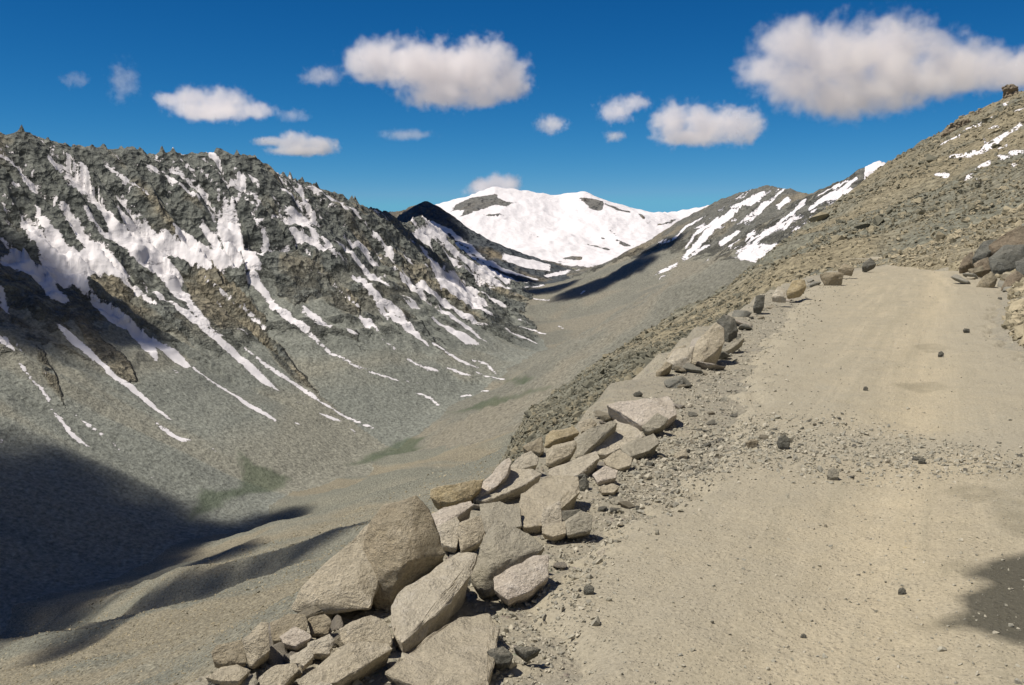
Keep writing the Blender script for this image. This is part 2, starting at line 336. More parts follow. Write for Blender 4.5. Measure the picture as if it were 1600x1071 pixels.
# streaks: centre line and width
SNOW_STREAKS = [
 ('a',[(0,110,10),(30,150,14),(75,200,8)]),('a',[(0,365,18),(40,415,8)]),('a',[(120,240,12),(160,275,24),(215,315,10)]),
 ('a',[(245,150,14),(268,160,22),(250,210,20),(290,265,22),(320,280,14)]),('a',[(310,180,16),(350,215,18),(395,255,10)]),('a',[(370,170,12),(400,240,22),(445,300,14)]),
 ('a',[(465,160,14),(520,235,24),(580,290,24),(640,330,20),(690,355,12),(740,395,5)]),('a',[(620,340,14),(650,390,10)]),('a',[(730,245,26),(760,265,30),(795,285,18)]),
 ('a',[(640,205,12),(690,240,16)]),('a',[(560,200,10),(620,240,14)]),
 ('a',[(720,845,8),(790,895,24),(880,950,28),(960,1010,26),(1040,1070,26)]),('a',[(1040,830,8),(1110,880,18),(1180,940,24),(1250,1000,24),(1330,1060,16)]),
 ('a',[(1240,770,60),(1290,850,55),(1340,920,45),(1400,980,38),(1460,1030,34),(1550,1070,24)]),('a',[(960,740,12),(1040,830,12)]),
 ('a',[(815,280,8),(850,320,22),(890,345,20),(940,380,20),(1000,425,8)]),('a',[(875,200,8),(930,250,20),(1000,300,14)]),('a',[(1000,270,8),(1060,330,18),(1120,380,12)]),
 ('a',[(1080,370,10),(1120,430,20)]),('a',[(1030,450,6),(1070,500,12),(1090,540,10)]),('a',[(740,180,6),(770,220,8)]),('a',[(1240,295,16),(1300,350,18)]),
 ('a',[(1270,390,18),(1300,450,26)]),('a',[(1220,420,16),(1290,480,16)]),('a',[(1360,410,14),(1420,470,30),(1500,530,34),(1590,620,28)]),
 ('a',[(1420,460,20),(1500,500,34),(1580,560,24)]),('a',[(1480,410,14),(1530,480,22),(1580,530,16)]),('a',[(1260,470,30),(1290,540,50),(1400,500,26)]),
 ('a',[(1310,560,40),(1330,640,30),(1300,700,30)]),('a',[(1450,560,20),(1500,620,26),(1590,640,20)]),('a',[(1430,660,14),(1470,640,16)]),('a',[(1510,650,20),(1560,690,26)]),
 ('a',[(1000,200,5),(1040,235,10)]),('a',[(600,330,5),(560,300,8)]),('a',[(380,320,8),(410,350,6)]),('a',[(60,330,8),(100,352,14)]),('a',[(40,345,6),(70,372,8)]),
 ('a',[(400,430,6),(450,490,20),(500,590,10)]),('a',[(60,450,6),(120,490,16),(180,545,12)]),('a',[(5,430,10),(30,490,18),(70,530,16)]),('a',[(0,620,10),(40,650,12)]),
 ('a',[(0,860,30),(20,930,34),(45,1000,14)]),('a',[(1085,930,6),(1110,970,14)]),
 ('b',[(490,325,14),(580,345,22),(640,390,22),(700,420,16),(770,440,6)]),('b',[(640,390,16),(690,440,26),(760,500,22),(800,550,10)]),('b',[(700,420,8),(800,460,14),(850,520,14),(920,590,8)]),
 ('b',[(530,340,10),(560,420,20),(590,490,22),(640,560,12)]),('b',[(440,360,10),(520,430,18),(570,480,18),(600,540,12)]),('b',[(440,460,20),(520,500,34),(560,560,24)]),
 ('b',[(480,560,20),(540,610,34),(640,660,34),(720,690,34),(770,720,16)]),('b',[(540,600,30),(640,640,36)]),('b',[(700,620,8),(780,680,22),(860,770,24),(920,820,22),(990,860,8)]),
 ('b',[(760,600,14),(800,650,30),(850,660,30),(890,740,12)]),('b',[(930,760,6),(965,800,14),(930,820,12)]),('b',[(900,600,14),(960,660,16),(1010,710,6)]),
 ('b',[(590,770,6),(660,830,12)]),('b',[(700,850,8),(760,890,30),(840,970,14)]),('b',[(840,1010,20),(900,1060,40)]),('b',[(800,800,14),(880,860,34),(960,930,34),(1040,990,30),(1070,1020,10)]),
 ('b',[(880,870,14),(940,950,24),(1000,1010,26),(1080,1071,20)]),('b',[(550,950,10),(620,1010,26),(700,1060,20)]),('b',[(1010,760,8),(1060,830,22),(1130,880,26),(1230,960,22),(1330,1030,18),(1400,1071,10)]),
 ('b',[(1120,850,8),(1220,900,26),(1300,960,24),(1400,1010,18),(1480,1050,8)]),('b',[(1250,770,12),(1330,830,22),(1420,890,22),(1500,930,18),(1590,970,10)]),
 ('b',[(1100,590,16),(1170,640,20),(1200,660,8)]),('b',[(1130,640,8),(1180,700,12)]),('b',[(1150,560,16),(1250,620,24),(1330,700,26),(1420,760,26),(1500,790,20),(1590,840,10)]),
 ('b',[(1180,530,10),(1290,580,24),(1380,650,24),(1450,720,24),(1590,790,16)]),('b',[(1230,640,8),(1340,770,14),(1450,830,12),(1590,868,8)]),('b',[(1050,900,8),(1140,970,12)]),('b',[(1200,1010,10),(1290,1071,16)]),
 ('b',[(560,440,6),(620,520,8)]),('b',[(680,460,5),(675,510,6)]),('b',[(620,450,6),(650,560,10)]),('b',[(400,400,10),(430,450,12),(450,520,20)]),('b',[(630,600,8),(700,660,14)]),
 ('b',[(1060,700,6),(1100,740,10)]),('b',[(830,810,8),(860,870,12)]),('b',[(720,530,6),(760,555,10)]),
 ('c',[(300,350,14),(370,430,20)]),('c',[(340,310,12),(450,400,18),(520,440,18),(600,510,16),(700,570,14),(800,610,8)]),('c',[(430,420,10),(520,500,18),(640,560,16),(760,600,8)]),
 ('c',[(480,500,8),(600,580,14),(720,620,8)]),('c',[(560,430,8),(660,520,16),(790,570,14),(900,600,8)]),('c',[(330,520,14),(420,620,40),(560,700,36),(640,760,18),(670,770,8)]),
 ('c',[(420,530,8),(520,600,20),(620,670,16),(740,740,6)]),('c',[(560,590,6),(680,640,10),(800,670,6)]),('c',[(300,620,8),(420,700,22),(520,780,20),(640,830,8)]),
 ('c',[(360,700,6),(460,780,14),(560,850,14),(640,910,8)]),('c',[(180,530,6),(260,620,16),(330,660,12)]),('c',[(0,580,20),(90,670,26),(200,750,26),(290,870,24),(350,930,8)]),('c',[(50,680,8),(150,800,16)]),
 ('c',[(220,690,5),(300,745,14)]),('c',[(120,890,5),(190,955,12)]),('c',[(370,915,6),(430,950,16),(500,1000,14),(600,1040,8)]),('c',[(245,990,6),(350,1050,12),(400,1055,10)]),
 ('c',[(440,1040,8),(530,1071,12)]),('c',[(730,840,4),(830,890,10),(895,920,6)]),('c',[(800,795,5),(850,820,7)]),('c',[(800,830,6),(870,850,10),(940,870,6)]),('c',[(570,1000,6),(640,1020,10),(690,1071,8)]),
 ('c',[(0,780,20),(60,820,30),(100,860,14)]),('c',[(1480,580,4),(1590,530,10)]),('c',[(1500,595,5),(1550,575,8)]),('c',[(830,640,6),(930,625,8)]),('c',[(1110,670,8),(1130,655,8)]),('c',[(1000,830,8),(1030,850,7)]),
 ('c',[(930,580,16),(1040,560,22),(1120,530,16)]),('c',[(870,690,8),(960,700,6)]),('c',[(720,480,40),(850,520,50),(960,540,40)]),
 ('d',[(280,85,14),(330,125,34),(400,190,42),(480,260,32),(560,340,30),(640,390,32),(700,440,26),(780,510,20),(860,570,6)]),
 ('d',[(960,300,14),(1040,360,7),(1120,410,10),(1200,460,22),(1280,510,24),(1340,545,20),(1385,570,12)]),
 ('d',[(880,0,20),(960,60,32),(1060,140,36),(1160,220,42),(1240,290,46),(1320,370,32),(1410,430,8)]),('d',[(960,0,26),(1030,80,26),(1120,150,8)]),
 ('d',[(1220,200,14),(1300,270,14),(1400,340,15),(1500,400,16),(1599,470,14)]),('d',[(1215,0,24),(1280,60,26),(1330,100,12)]),('d',[(1175,100,8),(1235,135,15)]),
 ('d',[(1360,0,40),(1450,60,36),(1540,130,32),(1599,190,30)]),('d',[(0,140,60),(40,180,40),(72,222,8)]),('d',[(80,260,12),(120,310,22),(150,350,8),(200,400,16),(250,470,22)]),
 ('d',[(250,505,10),(310,570,26),(350,630,30),(400,670,22),(445,700,6)]),('d',[(375,540,6),(430,580,14),(500,630,14),(570,685,7)]),('d',[(570,690,4),(605,720,6)]),
 ('d',[(740,540,7),(790,590,17),(860,640,22),(910,665,22),(960,665,9)]),('d',[(1060,710,8),(1085,720,9)]),('d',[(750,850,5),(810,870,6)]),('d',[(470,785,7),(490,795,8)]),('d',[(865,315,9),(890,330,12)]),
 ('d',[(1475,475,7),(1530,490,10)]),('d',[(215,318,9),(235,335,6)]),('d',[(0,668,14),(20,680,10)]),('d',[(60,170,10),(140,175,12)]),('d',[(80,190,10),(110,220,10)]),
 ('e',[(0,250,14),(100,320,15),(200,390,15),(300,460,15),(400,520,15),(500,570,15),(590,605,10)]),('e',[(0,320,42),(60,380,26),(130,430,6)]),('e',[(0,510,14),(60,540,16),(100,570,14)]),
 ('e',[(90,0,44),(170,60,46),(250,120,36),(330,190,24),(420,250,18),(500,295,16),(600,335,10),(700,365,8),(810,380,6)]),('e',[(230,20,12),(300,80,14),(380,90,8)]),('e',[(195,475,5),(250,490,9)]),
 ('e',[(310,525,10),(370,550,18),(430,575,10)]),('e',[(455,595,10),(500,630,14)]),('e',[(520,60,26),(570,70,30),(615,125,12)]),('e',[(450,110,20),(510,140,24)]),
 ('e',[(620,0,30),(700,60,42),(780,120,36),(860,195,8)]),('e',[(630,160,6),(700,215,9)]),('e',[(755,260,6),(830,295,15),(915,320,9)]),('e',[(955,305,7),(1010,322,14),(1070,340,6)]),
 ('e',[(795,425,8),(870,455,16),(920,495,10)]),('e',[(1020,445,9),(1075,440,12)]),('e',[(1120,420,5),(1165,418,6)]),('e',[(1100,325,6),(1200,355,8),(1245,360,8)]),
 ('e',[(890,180,8),(960,230,12),(1060,290,10),(1110,300,7)]),('e',[(1080,270,6),(1140,275,8),(1195,330,6)]),('e',[(195,578,6),(215,585,6)]),
 ('f',[(560,505,10),(530,505,14),(460,540,14),(400,560,8)]),('f',[(520,530,12),(430,580,20),(380,600,12)]),('f',[(625,560,24),(570,600,30)]),('f',[(700,545,10),(640,520,16),(590,512,10)]),
 ('f',[(700,560,10),(640,620,18),(560,680,16),(500,720,16),(440,750,10)]),('f',[(610,640,8),(540,700,15),(480,740,14),(400,790,6)]),('f',[(505,630,14),(480,700,24),(440,740,12)]),
 ('f',[(420,690,16),(350,740,28),(330,755,18)]),('f',[(550,520,8),(480,570,18),(400,600,16),(330,610,10)]),('f',[(400,600,20),(330,660,38),(270,720,38),(200,790,24),(170,820,6)]),
 ('f',[(330,640,14),(240,700,22),(190,770,8)]),('f',[(260,640,8),(180,690,12),(130,740,6)]),('f',[(60,880,4),(110,853,9),(160,830,7)]),('f',[(180,820,8),(260,770,14),(300,750,8)]),
 ('f',[(910,470,14),(850,520,20),(790,550,20),(740,580,16),(700,610,10)]),('f',[(880,490,6),(800,520,9),(730,550,6)]),('f',[(640,650,10),(600,690,14)]),('f',[(770,590,8),(790,585,8)]),('f',[(740,605,10),(710,620,8)]),
 ('f',[(660,570,10),(600,620,12)]),('f',[(350,770,6),(300,800,9)]),
 ('f',[(1250,340,10),(1330,300,18),(1360,270,14),(1420,250,18),(1480,210,6)]),('f',[(1280,385,8),(1360,380,24),(1420,370,24),(1500,310,22),(1590,250,20)]),('f',[(1340,480,8),(1400,480,22),(1440,500,16)]),
 ('f',[(1230,460,14),(1290,465,20)]),('f',[(1400,440,12),(1460,410,24)]),('f',[(1540,370,16),(1599,370,22)]),('f',[(1510,170,8),(1560,160,10)]),('f',[(1530,420,10),(1580,425,14)]),
 ('f',[(1560,200,8),(1599,185,12)]),('f',[(1490,355,8),(1530,340,12)]),('f',[(1450,270,8),(1500,260,12)]),('f',[(1200,530,8),(1230,533,6)]),('f',[(1490,380,8),(1540,390,10)]),('f',[(1400,320,6),(1440,325,10)]),
]
BARE_ROCK = [   # rock standing clear of the snow on the far peak
 ('c',[(450,265),(480,230),(560,190),(620,165),(600,185),(670,175),(690,168),(700,190),(720,200),(760,210),(775,215),(740,235),(690,225),(640,240),(600,255),(540,275),(500,285),(530,255),(490,250)]),
 ('c',[(1100,170),(1120,155),(1150,170),(1200,200),(1230,215),(1220,250),(1190,255),(1160,245),(1130,215),(1100,190)])]
BARE_STREAKS = [('c',[(1230,220,10),(1290,245,14),(1360,262,8)]),('c',[(1400,270,6),(1430,300,14)]),('c',[(1440,320,10),(1490,270,20)]),('c',[(1490,330,12),(1560,310,20),(1590,300,10)]),
 ('c',[(620,272,8),(700,275,20),(760,300,8)]),('c',[(770,215,8),(800,212,5)]),('c',[(1240,330,5),(1290,380,8)]),('c',[(1280,400,10),(1330,425,26),(1390,435,16)]),('c',[(1170,380,5),(1230,395,8)]),
 ('c',[(1020,490,8),(1120,490,18)]),('c',[(1140,420,8),(1260,450,12)]),('c',[(820,350,3),(900,385,5)])]
TURF = [('e',[(440,790),(510,770),(600,720),(700,670),(760,650),(870,640),(800,690),(860,690),(740,730),(620,760),(540,785)]),
 ('e',[(950,520),(1050,505),(1150,465),(1300,440),(1480,400),(1440,420),(1300,465),(1150,500),(1030,530)]),
 ('d',[(1190,760),(1380,820),(1450,850),(1430,900),(1300,930),(1150,960),(1040,1000),(1060,930),(1200,900)]),
 ('e',[(1250,330),(1330,350),(1390,355),(1310,395),(1240,385)]),('d',[(1000,900),(1130,930),(1120,1000),(940,1071),(960,1000)]),
 ('d',[(1180,700),(1250,760),(1300,840),(1230,830)])]

def outline(view, pts):
    p = T(*VIEWS[view], pts)
    q = np.array([(a[0], a[1]) for a in p]); w = np.array([a[2] for a in p]) / VIEWS[view][2] * .88
    d = np.gradient(q, axis=0); n = np.stack([-d[:, 1], d[:, 0]], 1); n /= np.linalg.norm(n, axis=1)[:, None] + 1e-9
    l = q + n * w[:, None] / 2; r = q - n * w[:, None] / 2
    return [tuple(x) for x in l] + [tuple(x) for x in r[::-1]]

def to_plan(polys):
    flat = [p for pl in polys for p in pl]
    X, Y, ok = cast([p[0] for p in flat], [p[1] for p in flat], 60, 9400, 1500)
    res, i = [], 0
    for pl in polys:
        n = len(pl); P = np.stack([X[i:i + n], Y[i:i + n]], 1)[ok[i:i + n]]; i += n
        if len(P) < 3: continue
        med = np.median(P[:, 1]); P = P[(P[:, 1] > med * 0.72) & (P[:, 1] < med * 1.4)]
        if len(P) >= 3: res.append(P)
    return res

def signed(P, x, y):
    inside = np.zeros(x.shape, bool); d2 = np.full(x.shape, 1e18)
    for a, b in zip(P, np.roll(P, -1, axis=0)):
        dx, dy = b - a; L2 = dx * dx + dy * dy + 1e-9
        t = np.clip(((x - a[0]) * dx + (y - a[1]) * dy) / L2, 0, 1)
        d2 = np.minimum(d2, (x - a[0] - t * dx) ** 2 + (y - a[1] - t * dy) ** 2)
        c = (a[1] > y) != (b[1] > y)
        with np.errstate(divide='ignore', invalid='ignore'):
            inside ^= c & (x < dx * (y - a[1]) / (dy if dy else 1e-9) + a[0])
    d = np.sqrt(d2)
    return np.where(inside, d, -d)

def lay(polys, margin=6.0):
    """signed distance to patches lying on the relief, in thousandths of the distance from the viewpoint"""
    out = np.full(len(GX), -50.0); RAD = np.hypot(GX, GY) * 0.001
    for P in to_plan(polys):
        m = margin * 0.001 * np.hypot(P[:, 0], P[:, 1]).max()
        lo = P.min(0) - m; hi = P.max(0) + m
        ix = np.nonzero((GX > lo[0]) & (GX < hi[0]) & (GY > lo[1]) & (GY < hi[1]))[0]
        if len(ix) == 0: continue
        out[ix] = np.maximum(out[ix], signed(P, GX[ix], GY[ix]) / RAD[ix])
    return out
snow_polys = [[(p[0], p[1]) for p in T(*VIEWS[v], pts)] for v, pts in SNOW_FIELDS] + [outline(v, pts) for v, pts in SNOW_STREAKS]
SNOW = lay(snow_polys)
BARE = lay([[(p[0], p[1]) for p in T(*VIEWS[v], pts)] for v, pts in BARE_ROCK] + [outline(v, pts) for v, pts in BARE_STREAKS])
GREEN = np.clip(lay([[(p[0], p[1]) for p in T(*VIEWS[v], pts)] for v, pts in TURF]), -8, 8)
RAD = np.hypot(GX, GY)
# gullies near the crests hold snow too; the far peak is white all over except where its rock stands clear
qf = fbm(GX / 90, GY / 90, 4, 300)
qs = np.quantile(INFO['qA'][(WH == 2) & (INFO['dA'] < 450)], 0.13)
gA = (qs - INFO['qA']) * 9 + qf * 1.6 + fbm((INFO['uA'] - .3 * INFO['dA']) / 20, INFO['dA'] / 110, 4, 301) * 3.6 - np.interp(INFO['dA'], [0, 15, 300, 420, 560], [0.3, 0.0, 0.8, 3.0, 9])
SNOW = np.where(WH == 2, np.maximum(SNOW, gA), SNOW)
gE = (0.34 - INFO['qE']) * 9 + qf * 2.0 + fbm((INFO['uE'] - .3 * INFO['dE']) / 24, INFO['dE'] / 160, 3, 303) * 3.5 - 0.9 - np.interp(INFO['dE'], [0, 350, 520], [0, 0.5, 8])
SNOW = np.where(WH == 5, np.maximum(SNOW, gE), SNOW)
gC = (0.28 - INFO['qC']) * 8 + qf * 3 - 2.0 - np.interp(INFO['dC'], [0, 500, 800], [0, 0.5, 6])
SNOW = np.where(WH == 3, np.maximum(SNOW, gC), SNOW)
gF = (0.42 - INFO['qF']) * 9 + qf * 3.2 + fbm((INFO['uF'] - .3 * INFO['dF']) / 14, INFO['dF'] / 90, 3, 302) * 3.5 - 1.6 - 6 * sstep(-20, -150, GZ)
SNOW = np.where(WH == 6, np.maximum(SNOW, gF), SNOW)
KX = GX / np.maximum(GY, 1)
SNOW = np.where((WH == 6) & (KX > .350) & (KX < .376) & (INFO['dF'] < 75), np.maximum(SNOW, 3.0), SNOW)
gD = 4.0 + fbm(GX / 260, GY / 260, 5, 310) * 3.2 - sstep(-110, -235, GZ) * 6.5
gD = np.minimum(gD, -BARE + 0.6)
SNOW = np.where(WH == 4, gD, SNOW)
SNOW = np.clip(SNOW, -8, 8)
SNOW = SNOW - 0.22 * (WH != 4)
SNOW = SNOW + np.where(WH == 2, fbm((INFO['uA'] - 0.3 * INFO['dA']) / 14, INFO['dA'] / 70, 4, 510) * np.interp(INFO['dA'], [400, 700], [2.2, 1.1]), fbm(GX / 30, GY / 30, 3, 511) * 1.2)
STREAK = np.where(WH == 2, fbm((INFO['uA'] - 0.3 * INFO['dA']) / 110, INFO['dA'] / 900, 4, 500), np.where(WH == 0, fbm(INFO['t'] / 90, INFO['s'] / 700, 4, 501), np.where(WH == 1, fbm(GX / 26, GY / 26, 4, 503) * 1.2, fbm(GX / 300, GY / 300, 4, 502))))
ROCK = np.zeros(len(GX))
ROCK = np.where(WH == 2, np.clip((INFO['qA'] - 0.1) * 1.6, 0, 1) * np.interp(INFO['dA'], [0, 420, 700, 820], [1, 1, 0.35, 0]) + 0.55 * np.interp(INFO['dA'], [0, 200, 420], [1, 1, 0]), ROCK)
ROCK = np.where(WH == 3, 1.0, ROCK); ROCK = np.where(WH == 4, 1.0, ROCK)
ROCK = np.where(WH == 6, (.6 + .4 * fbm(GX / 60, GY / 60, 3, 530)) * sstep(-110, 10, GZ + 30 * fbm(GX / 90, GY / 90, 3, 531)), ROCK)
ROCK = np.where(WH == 5, np.interp(INFO['dE'], [0, 350, 600], [1, 0.8, 0]), ROCK)
TANPATCH = lay([[(p[0], p[1]) for p in T(*VIEWS[v], pts)] for v, pts in [
    ('b', [(400,820),(470,700),(520,645),(580,700),(640,760),(760,860),(850,960),(840,1010),(740,970),(600,900),(520,960),(430,900)]),
    ('a', [(920,830),(1000,790),(1080,850),(1180,930),(1330,1071),(1100,1071),(1010,990),(940,900)]),
    ('d', [(330,10),(400,30),(500,130),(640,260),(700,380),(640,380),(540,300),(430,190),(400,120)]), ('d', [(170,180),(230,220),(320,430),(330,520),(270,430),(210,330),(180,250)]),
    ('e', [(700,0),(800,40),(900,170),(1000,270),(900,200),(800,120)]), ('e', [(0,120),(90,260),(200,380),(330,440),(230,330),(130,200)]), ('a', [(420,780),(560,800),(700,960),(760,1071),(600,960),(480,860)])]])
tp = np.clip(TANPATCH / 4 + .5 + fbm(GX / 60, GY / 60, 4, 520) * .5, 0, 1) * (TANPATCH > -6) * (WH == 2)
ROCK = np.maximum(ROCK, tp * .62); STREAK = STREAK - tp * .5
ROCK = np.clip(ROCK, 0, 1)

# ------------------------------------------------------------------ materials
class NT:
    def __init__(s, name):
        s.m = bpy.data.materials.new(name); s.m.use_nodes = True; s.t = s.m.node_tree
        for n in list(s.t.nodes): s.t.nodes.remove(n)
        s.out = s.t.nodes.new('ShaderNodeOutputMaterial')
        s.co = None
    def n(s, kind, **kw):
        x = s.t.nodes.new(kind)
        for k, v in kw.items(): setattr(x, k, v)
        return x
    def put(s, sock, v):
        if v is None: return
        if hasattr(v, 'links') or hasattr(v, 'is_linked'): s.t.links.new(v, sock)
        elif isinstance(v, (tuple, list)) and len(v) == 3 and sock.type == 'RGBA': sock.default_value = (*v, 1)
        else: sock.default_value = v
    def coords(s, scale=None, obj=True):
        if s.co is None: s.co = s.n('ShaderNodeTexCoord').outputs['Object']
        if scale is None: return s.co
        mp = s.n('ShaderNodeMapping'); s.put(mp.inputs[0], s.co); mp.inputs['Scale'].default_value = scale; return mp.outputs[0]
    def noise(s, scale, detail=6, rough=0.55, dist=0.0, vec=None):
        x = s.n('ShaderNodeTexNoise'); s.put(x.inputs['Vector'], vec or s.coords()); x.inputs['Scale'].default_value = scale
        x.inputs['Detail'].default_value = detail; x.inputs['Roughness'].default_value = rough; x.inputs['Distortion'].default_value = dist
        return x.outputs[0]
    def vor(s, scale, feature='F1', out='Distance', vec=None, rnd=1.0):
        x = s.n('ShaderNodeTexVoronoi', feature=feature); s.put(x.inputs['Vector'], vec or s.coords()); x.inputs['Scale'].default_value = scale
        x.inputs['Randomness'].default_value = rnd
        return x.outputs[out]
    def math(s, op, a, b=None, c=None, clamp=False):
        x = s.n('ShaderNodeMath', operation=op); x.use_clamp = clamp
        for i, v in enumerate((a, b, c)): s.put(x.inputs[i], v)
        return x.outputs[0]
    def ramp(s, v, lo, hi):
        x = s.n('ShaderNodeMapRange'); s.put(x.inputs[0], v); x.inputs[1].default_value = lo; x.inputs[2].default_value = hi
        return x.outputs[0]
    def mix(s, f, a, b, mode='MIX'):
        x = s.n('ShaderNodeMix', data_type='RGBA', blend_type=mode); s.put(x.inputs[0], f); s.put(x.inputs[6], a); s.put(x.inputs[7], b)
        return x.outputs[2]
    def attr(s, name):
        x = s.n('ShaderNodeAttribute'); x.attribute_name = name; return x.outputs['Fac']
    def bump(s, h, dist, strength=1.0, normal=None):
        x = s.n('ShaderNodeBump'); s.put(x.inputs['Height'], h); x.inputs['Distance'].default_value = dist; x.inputs['Strength'].default_value = strength
        s.put(x.inputs['Normal'], normal); return x.outputs[0]
    def finish(s, color, rough=0.9, normal=None, spec=0.25):
        b = s.n('ShaderNodeBsdfPrincipled'); s.put(b.inputs['Base Color'], color); s.put(b.inputs['Roughness'], rough)
        b.inputs['Specular IOR Level'].default_value = spec; s.put(b.inputs['Normal'], normal)
        s.t.links.new(b.outputs[0], s.out.inputs[0]); return s.m

def mountain_mat(name, unit, scree, scree2, rockc, rockc2, brown, snow_noise=1.5, grain=1.0, earth=0.5):
    """unit: size in metres of the coarsest blocks one can make out"""
    t = NT(name)
    big = t.noise(0.02 / unit, 5, 0.6); mid = t.noise(0.12 / unit, 6, 0.65); fine = t.noise(0.75 / unit, 4, 0.7)
    cell = t.vor(0.33 / unit)
    stk = t.math('ADD', t.attr('streak'), t.math('SUBTRACT', big, 0.5))
    c = t.mix(t.ramp(stk, -0.25, 0.3), scree, scree2)
    c = t.mix(t.math('MULTIPLY', t.ramp(t.math('SUBTRACT', t.math('MULTIPLY', t.noise(0.009 / unit, 4, 0.6, 0.6), 1.5), t.attr('streak')), 0.68, 1.0), earth), c, brown)
    rc = t.mix(t.ramp(mid, 0.35, 0.65), rockc, rockc2)
    vc = t.n('ShaderNodeTexVoronoi'); t.put(vc.inputs['Vector'], t.n('ShaderNodeVectorMath', operation='ADD').outputs[0]); va = vc.inputs['Vector'].links[0].from_node
    nz = t.n('ShaderNodeTexNoise'); t.put(nz.inputs['Vector'], t.coords()); nz.inputs['Scale'].default_value = .08 / unit; nz.inputs['Detail'].default_value = 4
    sc3 = t.n('ShaderNodeVectorMath', operation='SCALE'); t.put(sc3.inputs[0], nz.outputs['Color']); sc3.inputs['Scale'].default_value = 9 * unit
    t.put(va.inputs[0], t.coords()); t.put(va.inputs[1], sc3.outputs[0]); vc.inputs['Scale'].default_value = .11 / unit
    rc = t.mix(t.math('MULTIPLY', vc.outputs['Color'], .75), rc, rockc2 if unit < 1 else rockc)
    rc = t.mix(t.ramp(t.math('SUBTRACT', big, t.math('MULTIPLY', t.attr('streak'), .35)), 0.55, 0.72), rc, brown)
    facet = t.math('ADD', t.math('MULTIPLY', vc.outputs['Distance'], 1.4), t.math('MULTIPLY', t.vor(.30 / unit), .55))
    rk = t.ramp(t.math('ADD', t.attr('rock'), t.math('MULTIPLY', t.math('SUBTRACT', mid, 0.5), 1.4)), 0.35, 0.65)
    c = t.mix(rk, c, rc)
    gv = t.math('ADD', t.math('MULTIPLY', t.math('SUBTRACT', fine, 0.5), 2.4 * grain), 1.0)
    gc = t.n('ShaderNodeCombineColor'); [t.put(gc.inputs[i], gv) for i in range(3)]
    c = t.mix(1.0, c, gc.outputs[0], 'MULTIPLY')
    g = t.ramp(t.math('ADD', t.attr('green'), t.math('MULTIPLY', t.math('SUBTRACT', t.math('ADD', mid, t.math('MULTIPLY', fine, 1.2)), 1.1), 14)), -1.5, 5.0)
    c = t.mix(t.math('MULTIPLY', g, 0.66), c, (0.07, 0.095, 0.055))
    edge = t.noise(0.45 / unit, 8, 0.7)
    sn = t.math('ADD', t.attr('snow'), t.math('MULTIPLY', t.math('SUBTRACT', edge, 0.5), snow_noise * 6))
    sm = t.ramp(sn, -0.15, 0.25)
    c = t.mix(sm, c, (0.74, 0.715, 0.725))
    h = t.math('ADD', t.math('MULTIPLY', cell, 0.25), t.math('ADD', t.math('MULTIPLY', fine, .55), t.math('ADD', t.math('MULTIPLY', mid, t.math('ADD', 0.5, t.math('MULTIPLY', rk, 1.2))), t.math('MULTIPLY', t.math('MULTIPLY', facet, rk), 2.6))))
    nb = t.bump(t.math('MULTIPLY', h, t.math('SUBTRACT', 1.0, t.math('MULTIPLY', sm, 0.86))), 1.7 * unit, 0.9)
    return t.finish(c, 0.92, nb, 0.15)

M_WALL = mountain_mat('left_wall', 5.0, (.258, .266, .228), (.205, .215, .187), (.115, .124, .113), (.215, .225, .2), (.245, .222, .165), earth=.4)
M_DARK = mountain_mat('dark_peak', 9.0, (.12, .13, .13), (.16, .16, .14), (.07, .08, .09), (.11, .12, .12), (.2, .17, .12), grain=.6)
M_FAR = mountain_mat('snow_peak', 11.0, (.22, .22, .2), (.2, .2, .19), (.16, .16, .15), (.2, .19, .17), (.2, .17, .13), 0.9, grain=.5)
M_EAST = mountain_mat('east_mountain', 5.0, (.225, .22, .18), (.185, .182, .15), (.13, .13, .115), (.22, .215, .185), (.23, .205, .155), grain=.9)
M_FLANK = mountain_mat('flank', 3.6, (.235, .228, .18), (.185, .187, .15), (.2, .2, .17), (.22, .21, .18), (.27, .23, .145), grain=1.5)
M_SLOPE = mountain_mat('slope', 1.5, (.238, .226, .175), (.18, .18, .145), (.2, .2, .17), (.22, .21, .18), (.225, .192, .13), grain=1.4)
M_SPUR = mountain_mat('spur', 0.55, (.25, .225, .16), (.185, .182, .14), (.17, .165, .13), (.22, .205, .15), (.25, .21, .13), 1.2, 1.3)

def ground_mat():
    t = NT('bench')
    big = t.noise(0.6, 4, 0.6); mid = t.noise(6, 6, 0.65); fine = t.noise(45, 5, 0.75)
    c = t.mix(t.ramp(big, .35, .65), (.385, .345, .26), (.34, .31, .24))
    c = t.mix(t.ramp(mid, .4, .7), c, (.29, .27, .215))
    st = t.vor(28, 'F1'); stc = t.vor(28, 'F1', 'Color')
    c = t.mix(t.math('MULTIPLY', t.ramp(st, .34, .28), t.ramp(mid, .45, .6)), c, t.mix(0.25, (.3, .28, .23), stc, 'MULTIPLY'))
    gv = t.math('ADD', t.math('MULTIPLY', t.math('SUBTRACT', fine, .5), 1.3), 1.0)
    gc = t.n('ShaderNodeCombineColor'); [t.put(gc.inputs[i], gv) for i in range(3)]
    c = t.mix(1, c, gc.outputs[0], 'MULTIPLY')
    h = t.math('ADD', t.math('MULTIPLY', mid, 1.0), t.math('ADD', t.math('MULTIPLY', fine, 0.35), t.math('MULTIPLY', t.ramp(st, .4, .1), .3)))
    return t.finish(c, .95, t.bump(h, .06, .8), .1)
M_GROUND = ground_mat()

